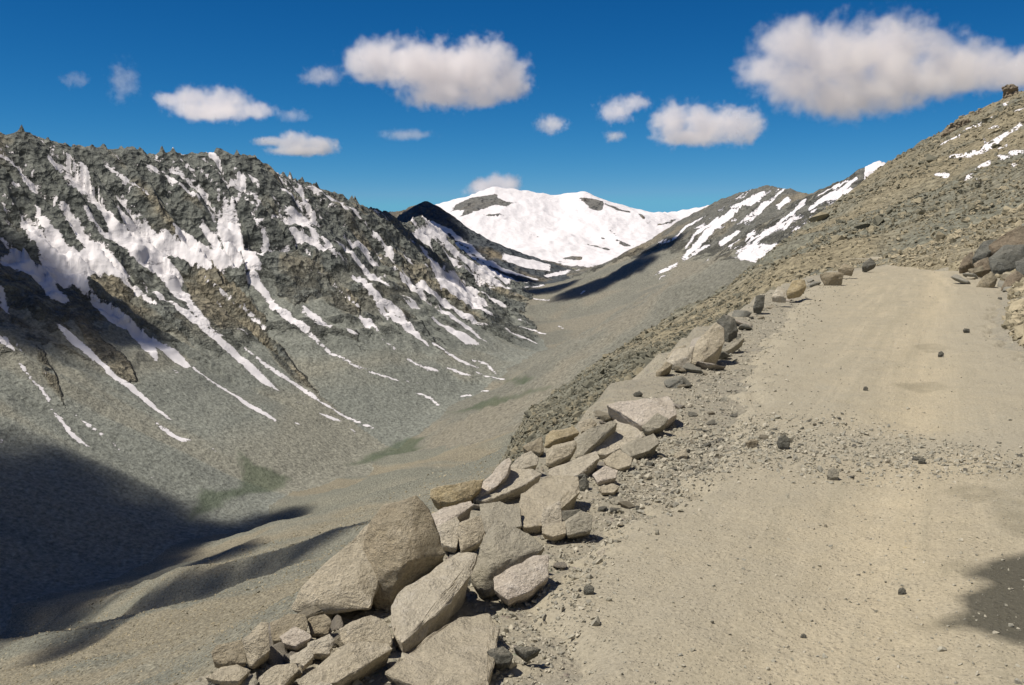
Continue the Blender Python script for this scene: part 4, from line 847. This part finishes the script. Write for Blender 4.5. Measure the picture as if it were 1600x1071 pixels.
def road():
    L = ROAD_L
    ys = np.concatenate([np.geomspace(1.2, 12, 330), np.geomspace(12.1, 76, 330)])
    xl = np.interp(ys, L[:, 1], L[:, 0]); xr = np.interp(ys, [p[1] for p in PATH_IN], [p[0] for p in PATH_IN]) + .2
    xl = np.minimum(xl, xr - .2)
    f = np.linspace(-.06, 1.04, 170)
    X = xl[:, None] + (xr - xl)[:, None] * f[None]; Y = np.repeat(ys[:, None], len(f), 1)
    e = np.minimum(X - xl[:, None], xr[:, None] - X) + .28 * fbm(X / .9, Y / .9, 4, 70) + .2 * fbm(X * 3, Y * 3, 3, 71)
    base = -1.6 + fbm(X * .25, Y * .25, 2, 33) * 0.03
    s = s_of(X, Y); track = np.exp(-((s - .15 + .25 * perlin(Y / 9, Y * 0, 6)) / .38) ** 2) + np.exp(-((s + 1.55 + .25 * perlin(Y / 9, Y * 0, 6)) / .4) ** 2) + .7 * np.exp(-((s + 3.4) / .5) ** 2)
    Z = base - .05 + .125 * sstep(-.15, .3, e) - track * .034 + fbm(X * 1.8, Y * 1.8, 4, 72) * .016 + fbm(X * 9, Y * 9, 2, 73) * .004
    def spots(P, w):
        out = np.full(X.shape, -9.0)
        for poly in P:
            q = plan_flat(poly, -1.57); out = np.maximum(out, signed(q, X.ravel(), Y.ravel()).reshape(X.shape) / w)
        return out
    damp = spots([[(1475, 985), (1500, 960), (1485, 940), (1530, 925), (1500, 912), (1540, 890), (1600, 880), (1700, 860), (1800, 900), (1750, 1040), (1600, 1028), (1540, 1005)]], .16)
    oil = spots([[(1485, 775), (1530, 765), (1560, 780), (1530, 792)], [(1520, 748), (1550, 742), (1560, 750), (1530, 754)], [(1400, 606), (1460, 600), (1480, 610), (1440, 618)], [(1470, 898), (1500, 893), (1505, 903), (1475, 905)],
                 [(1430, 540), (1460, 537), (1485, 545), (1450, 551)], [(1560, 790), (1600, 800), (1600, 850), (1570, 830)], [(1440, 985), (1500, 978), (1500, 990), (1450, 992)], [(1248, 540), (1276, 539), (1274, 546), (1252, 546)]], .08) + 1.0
    straw = spots([[(1375, 868), (1400, 860), (1440, 855), (1450, 862), (1400, 874), (1380, 876)]], .12)
    n1, n2 = X.shape
    i = np.arange(n1 - 1)[:, None] * n2; j = np.arange(n2 - 1)[None]
    Fq = np.stack([i + j, i + j + 1, i + n2 + j + 1, i + n2 + j], -1).reshape(-1, 4)
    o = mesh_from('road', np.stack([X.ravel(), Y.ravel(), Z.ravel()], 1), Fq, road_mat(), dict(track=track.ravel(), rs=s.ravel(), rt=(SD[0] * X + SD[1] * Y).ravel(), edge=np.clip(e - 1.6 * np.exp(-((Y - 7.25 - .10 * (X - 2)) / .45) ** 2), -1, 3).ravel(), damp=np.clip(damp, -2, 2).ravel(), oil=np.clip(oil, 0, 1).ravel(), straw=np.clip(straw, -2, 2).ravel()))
    tag(o, 'pale dirt road with a dark damp patch, bending right round the hillside', None, None, 'structure')
road()
def top(X, Y):
    """height of whatever lies uppermost: bench or road"""
    X = np.atleast_1d(np.asarray(X, float)); Y = np.atleast_1d(np.asarray(Y, float)); g = height(X, Y)
    xl = np.interp(Y, ROAD_L[:, 1], ROAD_L[:, 0]); xr = np.interp(Y, [p[1] for p in PATH_IN], [p[0] for p in PATH_IN]) + .2
    e = np.minimum(X - xl, xr - X) + .28 * fbm(X / .9, Y / .9, 4, 70) + .2 * fbm(X * 3, Y * 3, 3, 71)
    s = s_of(X, Y); q = .25 * perlin(Y / 9, Y * 0, 6)
    track = np.exp(-((s - .15 + q) / .38) ** 2) + np.exp(-((s + 1.55 + q) / .4) ** 2) + .7 * np.exp(-((s + 3.4) / .5) ** 2)
    r = -1.6 + fbm(X * .25, Y * .25, 2, 33) * .03 - .05 + .125 * sstep(-.15, .3, e) - track * .034 + fbm(X * 1.8, Y * 1.8, 4, 72) * .016 + fbm(X * 9, Y * 9, 2, 73) * .004
    return np.where(e > -.15, np.maximum(g, r), g)
for o_ in list(COL.objects):
    if str(o_.get('group', '')).startswith('single stones'): o_.location.z = float(top(o_.location.x, o_.location.y)[0]) - .012

# ------------------------------------------------------------------ loose stones: a few hundred as things, the finer gravel and the rubble slope as stuff
nrg = np.random.RandomState(5)
def base_rock(seed, flat=.7, npts=11):
    r = np.random.RandomState(seed); p = r.normal(size=(npts, 3)); p /= np.linalg.norm(p, axis=1)[:, None]; p *= r.uniform(.75, 1.1, (npts, 1)); p *= [1, r.uniform(.6, .9), flat * r.uniform(.6, 1.0)]
    bm = bmesh.new(); [bm.verts.new(v) for v in p]; bmesh.ops.convex_hull(bm, input=bm.verts)
    bmesh.ops.delete(bm, geom=[v for v in bm.verts if not v.link_faces], context='VERTS'); bmesh.ops.triangulate(bm, faces=bm.faces)
    bm.verts.index_update(); v = np.array([x.co for x in bm.verts]); f = np.array([[q.index for q in x.verts] for x in bm.faces]); bm.free()
    return v, f
KIT = [base_rock(s_) for s_ in range(14)]
def heap(name, P, S, mat, tilt=.5, normal=None, shade=None):
    """one mesh of many stones at points P with sizes S"""
    Vs, Fs, A = [], [], []; off = 0
    n = len(P); kind = nrg.randint(0, len(KIT), n)
    for k_ in range(len(KIT)):
        ix = np.nonzero(kind == k_)[0]
        if len(ix) == 0: continue
        v, f = KIT[k_]
        a = nrg.uniform(0, 2 * np.pi, len(ix)); b = nrg.normal(0, tilt, len(ix)); c_ = nrg.normal(0, tilt, len(ix))
        ca, sa, cb, sb, cc, sc_ = np.cos(a), np.sin(a), np.cos(b), np.sin(b), np.cos(c_), np.sin(c_)
        X, Y, Z = v[:, 0][None], v[:, 1][None], v[:, 2][None]
        X1 = X * ca[:, None] - Y * sa[:, None]; Y1 = X * sa[:, None] + Y * ca[:, None]
        Y2 = Y1 * cb[:, None] - Z * sb[:, None]; Z2 = Y1 * sb[:, None] + Z * cb[:, None]
        X3 = X1 * cc[:, None] + Z2 * sc_[:, None]; Z3 = -X1 * sc_[:, None] + Z2 * cc[:, None]
        W = np.stack([X3, Y2, Z3], -1) * S[ix][:, None, None] * .5 + P[ix][:, None, :]
        Vs.append(W.reshape(-1, 3)); Fs.append((f[None] + (np.arange(len(ix)) * len(v))[:, None, None]).reshape(-1, 3) + off)
        A.append(np.repeat(nrg.uniform(0, 1, len(ix)) if shade is None else np.clip(nrg.uniform(0, .75, len(ix)) + shade[ix], 0, 1), len(v)))
        off += len(ix) * len(v)
    return mesh_from(name, np.concatenate(Vs), np.concatenate(Fs), mat, dict(shade=np.concatenate(A)), smooth=False)
def stone_mat(name, cols, k):
    t = NT(name); a = t.attr('shade')
    c = t.mix(t.ramp(a, .2, .5), cols[0], cols[1]); c = t.mix(t.ramp(a, .6, .95), c, cols[2])
    n = t.noise(3 / k, 5, .7); gv = t.math('ADD', t.math('MULTIPLY', t.math('SUBTRACT', n, .5), 1.4), 1.0)
    gc = t.n('ShaderNodeCombineColor'); [t.put(gc.inputs[i], gv) for i in range(3)]
    return t.finish(t.mix(1, c, gc.outputs[0], 'MULTIPLY'), .92, t.bump(n, .12 * k, .8), .12)
MG = stone_mat('gravel_stone', [(.29, .275, .225), (.37, .345, .27), (.47, .43, .34)], .06)
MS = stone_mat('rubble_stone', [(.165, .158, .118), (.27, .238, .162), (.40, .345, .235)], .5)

def inside(poly, px, py):
    r = np.zeros(px.shape, bool)
    for a, b in zip(poly, poly[1:] + poly[:1]):
        c = (a[1] > py) != (b[1] > py)
        with np.errstate(divide='ignore', invalid='ignore'): r ^= c & (px < (b[0] - a[0]) * (py - a[1]) / ((b[1] - a[1]) or 1e-9) + a[0])
    return r
def scatter(poly, n, seed):
    r = np.random.RandomState(seed); P = plan_flat(poly)
    lo, hi = P.min(0), P.max(0); L = [tuple(p) for p in P]; out = []
    while len(out) < n:       # density falls with distance so that near and far stretches look equally strewn
        y = np.exp(r.uniform(math.log(lo[1]), math.log(hi[1]), 4 * n)); x = r.uniform(-.1, .62, 4 * n) * y * (1 if lo[0] >= 0 else 1)
        x = lo[0] + (hi[0] - lo[0]) * r.uniform(0, 1, 4 * n)
        ok = inside(L, x, y) & (r.uniform(0, 1, 4 * n) < lo[1] / y * 1.0 + .08)
        out += list(zip(x[ok], y[ok]))
    return np.array(out[:n])
VERGE = [(770, 1130), (860, 1071), (900, 980), (965, 850), (1120, 738), (1250, 722), (1140, 650), (1180, 560), (1240, 480), (1300, 437), (1270, 440), (1170, 490), (1130, 540), (1060, 590), (1060, 650), (1000, 690), (950, 760), (880, 860), (850, 930), (760, 1000), (700, 1130)]
BAND = [(940, 720), (1080, 676), (1300, 668), (1480, 700), (1620, 726), (1620, 765), (1450, 748), (1310, 765), (1200, 738), (1050, 775), (960, 790)]
PILE = [(330, 1071), (420, 960), (520, 900), (600, 840), (690, 770), (800, 700), (870, 650), (960, 640), (1040, 620), (1120, 520), (1180, 480), (1260, 440), (1180, 500), (1080, 620), (1060, 690), (960, 750), (900, 850), (860, 930), (700, 1071)]
ALL = [(600, 1250), (1800, 1250), (1650, 460), (1500, 425), (1380, 416), (1270, 446)]
P1 = np.concatenate([scatter(VERGE, 5600, 1), scatter(BAND, 3500, 2), scatter(PILE, 2200, 3), scatter(ALL, 4200, 4)])
S1 = np.exp(nrg.normal(math.log(.021), .42, len(P1))) * (1 + P1[:, 1] * .02); S1[-4200:] *= .55
S1[:5600] *= np.interp(P1[:5600, 1], [3, 7, 20], [.7, 1.15, 1.2])
P1[:9100] += nrg.normal(0, .022, (9100, 2)) * P1[:9100, 1:2] * np.array([1.0, 1.3])
Z1 = top(P1[:, 0], P1[:, 1]) + S1 * .10
gr = heap('gravel', np.column_stack([P1, Z1]), S1, MG, .6)
tag(gr, 'loose grey gravel along the verge and across the road', None, None, 'stuff')

# stones one can count
proto = []
for k_ in range(10):
    v, f = base_rock(40 + k_, .75, 14)
    me = hull_mesh([Vector(x) for x in v], 2.0, bevel=.03, rough=.022, cuts=2, seed=k_); proto.append(me)
def stones(poly, n, smin, smax, seed, label, group, mats, zoff=0.0):
    pts = scatter(poly, n, seed); r = random.Random(seed)
    for x, y in pts:
        me = proto[r.randrange(10)]; mk = r.choice(mats); key = 'stone_%s_%s' % (me.name, mk)
        m2 = bpy.data.meshes.get(key)
        if m2 is None: m2 = me.copy(); m2.name = key; m2.materials.clear(); m2.materials.append(SM[mk])
        s_ = .5 * math.exp(r.uniform(math.log(smin), math.log(smax))) * (1 + .012 * y)
        o = bpy.data.objects.new('stone', m2); COL.objects.link(o)
        z = float(top(x, y)[0])
        o.location = (x, y, z + s_ * .22 + zoff); o.scale = (s_, s_ * r.uniform(.7, 1), s_ * r.uniform(.6, .9)); o.rotation_euler = (r.uniform(-.4, .4), r.uniform(-.4, .4), r.uniform(0, 6.28))
        tag(o, label, 'stone', group)
SM = {k_: rock_mat('small_%s_stone' % k_, *c_, .45) for k_, c_ in dict(grey=((.28, .27, .23), (.22, .22, .19), (.34, .32, .27), (.15, .15, .12)), tan=((.40, .35, .26), (.34, .3, .22), (.46, .41, .31), (.22, .19, .13)),
      pale=((.48, .44, .37), (.43, .38, .32), (.53, .49, .43), (.28, .25, .2))).items()}
stones([(330, 1071), (400, 1000), (520, 950), (640, 1000), (630, 1120), (320, 1130)], 48, .04, .13, 26, 'small pale broken stone in the lower left part of the pile', 'broken stones in the lower left of the pile', ['pale', 'tan', 'pale'])
stones(PILE, 85, .07, .24, 21, 'small angular stone wedged among the big boulders of the pile', 'small stones between the boulders', ['tan', 'pale', 'grey', 'tan'])
stones([(900, 850), (1120, 740), (1230, 722), (1140, 640), (1060, 650), (1000, 690), (950, 760)], 44, .05, .13, 22, 'fist sized stone in the grey gravel strip beside the pile', 'fist sized stones in the gravel strip', ['grey', 'grey', 'tan'])
stones(BAND, 30, .03, .075, 23, 'small stone in the gravel band across the road', 'small stones in the gravel band', ['grey', 'grey', 'tan'])
stones([(1030, 600), (1120, 520), (1180, 478), (1260, 442), (1330, 424), (1330, 428), (1245, 462), (1180, 510), (1090, 600), (1050, 640)], 40, .12, .5, 24, 'angular stone on the verge between the pile and the bend', 'stones on the verge below the bend', ['tan', 'pale', 'grey'])
stones([(1500, 452), (1600, 462), (1700, 470), (1760, 440), (1640, 422), (1500, 420)], 46, .16, .9, 25, 'angular stone at the foot of the outcrop inside the bend', 'stones at the foot of the outcrop', ['grey', 'tan'])

# rubble on the spur and on the slope below the road
def rubble():
    r = np.random.RandomState(8); n = 200000
    a = np.radians(r.uniform(-30, 36, n)); R_ = np.exp(r.uniform(math.log(9), math.log(330), n))
    X = np.sin(a) * R_; Y = np.cos(a) * R_
    z, wh, inf = height(X, Y, True, True)
    ok = ((wh == 1) | ((wh == 0) & (inf['q'] > .6)) | ((wh == 0) & (inf['e'] > .3))) & (Y > 8)
    ok &= ~((wh == 0) & (r.uniform(0, 1, n) < np.interp(R_, [20, 120, 330], [.2, .6, .9])))
    X, Y, z, R_, wh = X[ok], Y[ok], z[ok], R_[ok], wh[ok]
    cl = .75 + .5 * fbm(X / 25, Y / 25, 3, 91)
    S = np.exp(r.normal(math.log(.25), .55, len(X))) * np.interp(R_, [9, 40, 100, 200, 330], [.45, .8, 1.4, 2.2, 3.0]) * np.clip(cl, .4, 1.5)
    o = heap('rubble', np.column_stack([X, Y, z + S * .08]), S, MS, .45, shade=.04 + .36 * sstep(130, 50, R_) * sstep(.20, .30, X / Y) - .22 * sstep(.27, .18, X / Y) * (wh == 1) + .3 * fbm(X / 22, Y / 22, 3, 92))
    tag(o, 'broken angular rubble covering the spur and the slope below the road', None, None, 'stuff')
    # scattered blocks far down the long slope
    n = 60000; a = np.radians(r.uniform(-31, 8, n)); R_ = np.exp(r.uniform(math.log(180), math.log(1300), n)); X = np.sin(a) * R_; Y = np.cos(a) * R_
    z, wh, inf = height(X, Y, True, True); ok = (wh == 0) & (inf['s'] > 60)
    X, Y, z, R_ = X[ok], Y[ok], z[ok], R_[ok]
    S = np.exp(r.normal(0, .5, len(X))) * .0014 * R_
    o = heap('scree', np.column_stack([X, Y, z]), S, MS, .45, shade=np.full(len(X), .3))
    tag(o, 'pale stones strewn over the long slope below the boulder pile', None, None, 'stuff')
rubble()

# ------------------------------------------------------------------ clouds: fair weather cumulus as real volumes high above the valley
def cloud_mat(name, dens):
    m = bpy.data.materials.new(name); m.use_nodes = True; t = m.node_tree
    for n in list(t.nodes): t.nodes.remove(n)
    o = t.nodes.new('ShaderNodeOutputMaterial'); v = t.nodes.new('ShaderNodeVolumePrincipled')
    v.inputs['Color'].default_value = (1, .97, .96, 1); v.inputs['Density'].default_value = dens; v.inputs['Anisotropy'].default_value = 0.0
    t.links.new(v.outputs[0], o.inputs['Volume']); return m
CM = cloud_mat('cloud', .0058)
CMM = cloud_mat('light_cloud', .006)
CMW = cloud_mat('thin_cloud', .0016)
CMS = cloud_mat('dense_cloud', .055)
def cloud(blobs, label, mat=CM, res=110, amp=1.35, sharp=2.2, nscale=1.35, group='fair weather clouds above the valley', seed=0, flat=0.0):
    """blobs: centre and radii in metres"""
    b = np.array(blobs, float); lo = (b[:, :3] - b[:, 3:] * 1.45).min(0); hi = (b[:, :3] + b[:, 3:] * 1.45).max(0)
    c = (lo + hi) / 2; size = hi - lo; vox = size.max() / res
    g = bpy.data.node_groups.new('cloud', 'GeometryNodeTree')
    g.interface.new_socket('Geometry', in_out='INPUT', socket_type='NodeSocketGeometry')
    g.interface.new_socket('Geometry', in_out='OUTPUT', socket_type='NodeSocketGeometry')
    N = g.nodes; Lk = g.links.new
    def mth(op, a, bb=None, cc=None):
        x = N.new('ShaderNodeMath'); x.operation = op
        for i, v in enumerate((a, bb, cc)):
            if v is None: continue
            if hasattr(v, 'is_linked'): Lk(v, x.inputs[i])
            else: x.inputs[i].default_value = v
        return x.outputs[0]
    def vec(op, a, bb=None):
        x = N.new('ShaderNodeVectorMath'); x.operation = op
        for i, v in enumerate((a, bb)):
            if v is None: continue
            if hasattr(v, 'is_linked'): Lk(v, x.inputs[i])
            else: x.inputs[i].default_value = v
        return x
    P = N.new('GeometryNodeInputPosition').outputs[0]
    rm = float(np.median(b[:, 3:].mean(1)))
    e = None
    for q in b:
        d = vec('LENGTH', vec('MULTIPLY', vec('SUBTRACT', P, tuple(q[:3] - c)).outputs[0], tuple(1 / q[3:])).outputs[0]).outputs['Value']
        e = d if e is None else mth('SMOOTH_MIN', e, d, .25)
    def noise(sc, det, rough):
        n = N.new('ShaderNodeTexNoise'); Lk(vec('ADD', P, (seed * 313.0, seed * 77.0, seed * 41.0)).outputs[0], n.inputs['Vector']); n.inputs['Scale'].default_value = sc; n.inputs['Detail'].default_value = det; n.inputs['Roughness'].default_value = rough
        return n.outputs[0]
    n1 = mth('SUBTRACT', noise(nscale * 1.1 / rm, 6, .62), .5)
    n2 = mth('SUBTRACT', noise(nscale * 4.0 / rm, 4, .6), .5)
    v = mth('ADD', mth('SUBTRACT', 1.0, e), mth('ADD', mth('MULTIPLY', n1, amp * 1.6), mth('MULTIPLY', n2, amp * .6)))
    v = mth('MULTIPLY', v, sharp)
    v = mth('MAXIMUM', mth('MINIMUM', v, 1.0), 0.0)
    vc = N.new('GeometryNodeVolumeCube'); Lk(v, vc.inputs['Density'])
    vc.inputs['Min'].default_value = tuple(lo - c); vc.inputs['Max'].default_value = tuple(hi - c)
    for i, k in enumerate(('Resolution X', 'Resolution Y', 'Resolution Z')): vc.inputs[k].default_value = max(16, int(size[i] / vox))
    sm = N.new('GeometryNodeSetMaterial'); sm.inputs['Material'].default_value = mat
    go = N.new('NodeGroupOutput'); Lk(vc.outputs[0], sm.inputs[0]); Lk(sm.outputs[0], go.inputs[0])
    N.new('NodeGroupInput')
    vd = bpy.data.volumes.new('cloud'); vd.materials.append(mat)
    o = bpy.data.objects.new('cloud', vd); COL.objects.link(o); o.location = tuple(c)
    md = o.modifiers.new('cloud', 'NODES'); md.node_group = g
    tag(o, label, 'cloud', group)
    return o
CLOUD_Z = 1150.0
def sky_cloud(pxs, label, mat=CM, zc=None, depth=.9, **kw):
    """pxs: puffs as x, y, half width, half height seen from the road; the layer height gives the distance"""
    out = []; yc = sum(p[1] for p in pxs) / len(pxs)
    D0 = (zc or CLOUD_Z) / float(ray(800, yc)[1]) if not zc or zc > 200 else 1
    r = random.Random(int(yc))
    for x, y, w, h in pxs:
        D = D0 + r.uniform(-.3, .3) * w / F_PX * D0
        p = at(x, y, D); out.append([*p, w / F_PX * D, max(w, h) / F_PX * D * depth, h / F_PX * D])
    return cloud(out, label, mat, **kw)
sky_cloud([(590, 95, 52, 36), (650, 100, 60, 40), (690, 118, 60, 50), (740, 108, 70, 46), (790, 118, 40, 42), (690, 148, 55, 22), (760, 148, 46, 20)], 'large white cloud with a level base above the centre of the valley', zc=1650, res=170, seed=1)
sky_cloud([(1240, 70, 60, 44), (1310, 90, 80, 58), (1390, 80, 72, 54), (1250, 130, 70, 34), (1320, 150, 90, 36), (1410, 125, 80, 46), (1480, 100, 60, 50), (1540, 108, 64, 36), (1200, 110, 46, 30), (1600, 110, 60, 30)], 'largest cloud, trailing off over the skyline of the rubble spur', res=200, seed=2)
sky_cloud([(1050, 192, 36, 34), (1100, 196, 48, 30), (1150, 196, 42, 30), (1080, 212, 50, 15)], 'flat bottomed cloud below left of the largest cloud', res=120, seed=3)
sky_cloud([(300, 158, 38, 24), (350, 163, 42, 24), (395, 174, 32, 14), (330, 176, 60, 13), (262, 156, 24, 12)], 'white lens shaped cloud high over the jagged ridge', res=120, seed=4)
sky_cloud([(460, 224, 32, 17), (495, 228, 32, 15), (425, 222, 26, 8), (470, 236, 48, 8)], 'small white cloud just above where the jagged ridge drops away', res=90, seed=5)
sky_cloud([(965, 172, 30, 18), (990, 160, 26, 13), (955, 180, 18, 14)], 'ragged small cloud between the largest cloud and the one above the valley', mat=CMM, res=90, seed=6, amp=1.7, sharp=1.6)
sky_cloud([(960, 213, 17, 9)], 'tiny puff of cloud under the ragged small cloud', mat=CMM, res=60, seed=7, amp=1.5, sharp=1.5)
sky_cloud([(862, 195, 24, 15)], 'single round puff of cloud left of the ragged small cloud', mat=CMM, res=70, seed=8, amp=1.5, sharp=1.6)
sky_cloud([(505, 118, 28, 15), (485, 122, 18, 10)], 'small faint cloud beside the large white cloud', mat=CMM, res=80, seed=9, amp=1.8, sharp=1.0)
sky_cloud([(635, 211, 40, 8)], 'thin streak of cloud below the large white cloud', mat=CMW, res=100, seed=10, amp=1.9, sharp=1.6)
sky_cloud([(457, 181, 24, 9)], 'thin wisp between the lens shaped cloud and the large white cloud', mat=CMW, res=70, seed=11, amp=2.0)
sky_cloud([(193, 128, 18, 30)], 'upright thin wisp left of the lens shaped cloud', mat=CMW, res=80, seed=12, amp=2.2)
sky_cloud([(118, 125, 20, 11)], 'faintest wisp, near the upper left of the sky', mat=CMW, res=70, seed=13, amp=2.2)
b_ = [[*at(x, y, 10400), w / F_PX * 10400, 260, h / F_PX * 10400] for x, y, w, h in [(752, 292, 22, 14), (785, 288, 32, 16), (770, 300, 40, 14)]]
cloud(b_, 'small cap cloud resting on the summit of the snow mountain', CM, 80, seed=14)
# clouds overhead, out of the picture, whose shadows lie on the slopes
def shade_cloud(spots, label, zc, thick, seed, near=60, **kw):
    """spots: x, y, radius as they are seen on the relief; the cloud hangs in the line from there to the sun"""
    X, Y, ok = cast([p[0] for p in spots], [p[1] for p in spots], near, 9400, 2600)
    Zt = height(X, Y); out = []
    for p, x, y, z, k in zip(spots, X, Y, Zt, ok):
        if not k: continue
        f = (zc - z) / SUN_DIR.z; r = p[2]
        out.append([x + SUN_DIR.x * f, y + SUN_DIR.y * f, zc, r, p[3] if len(p) > 3 else r, thick])
    return cloud(out, label, CMS, seed=seed, group='clouds overhead', **kw)
shade_cloud([(60, 800, 210), (150, 850, 170), (230, 820, 120), (30, 900, 220), (180, 890, 140), (300, 840, 90), (-120, 850, 330), (-300, 900, 400), (380, 830, 60), (440, 810, 40), (100, 760, 120), (340, 870, 60)], 'cloud overhead shading the lower left of the valley', 1150, 90, 21, res=110, amp=.9, sharp=1.3, near=900)
shade_cloud([(130, 1000, 60), (180, 970, 70), (250, 940, 70), (320, 915, 60), (400, 890, 50), (470, 860, 50), (520, 830, 45)], 'small cloud overhead shading the slope below the boulder pile', 1000, 60, 22, res=110, amp=1.0, sharp=.7, near=260)
shade_cloud([(10, 410, 150), (60, 440, 130), (120, 475, 110), (175, 495, 90), (-60, 430, 230)], 'cloud overhead shading the snow on the left wall', 1400, 80, 23, res=90, amp=.8, sharp=1.5)
shade_cloud([(615, 340, 150), (640, 334, 170), (662, 326, 170), (690, 356, 130), (715, 386, 120), (752, 414, 120), (795, 436, 150), (860, 452, 190), (920, 450, 200), (980, 420, 170), (1030, 388, 150)], 'long cloud overhead shading the dark peak and the far valley', 2300, 110, 24, res=170, amp=.7, sharp=1.6)
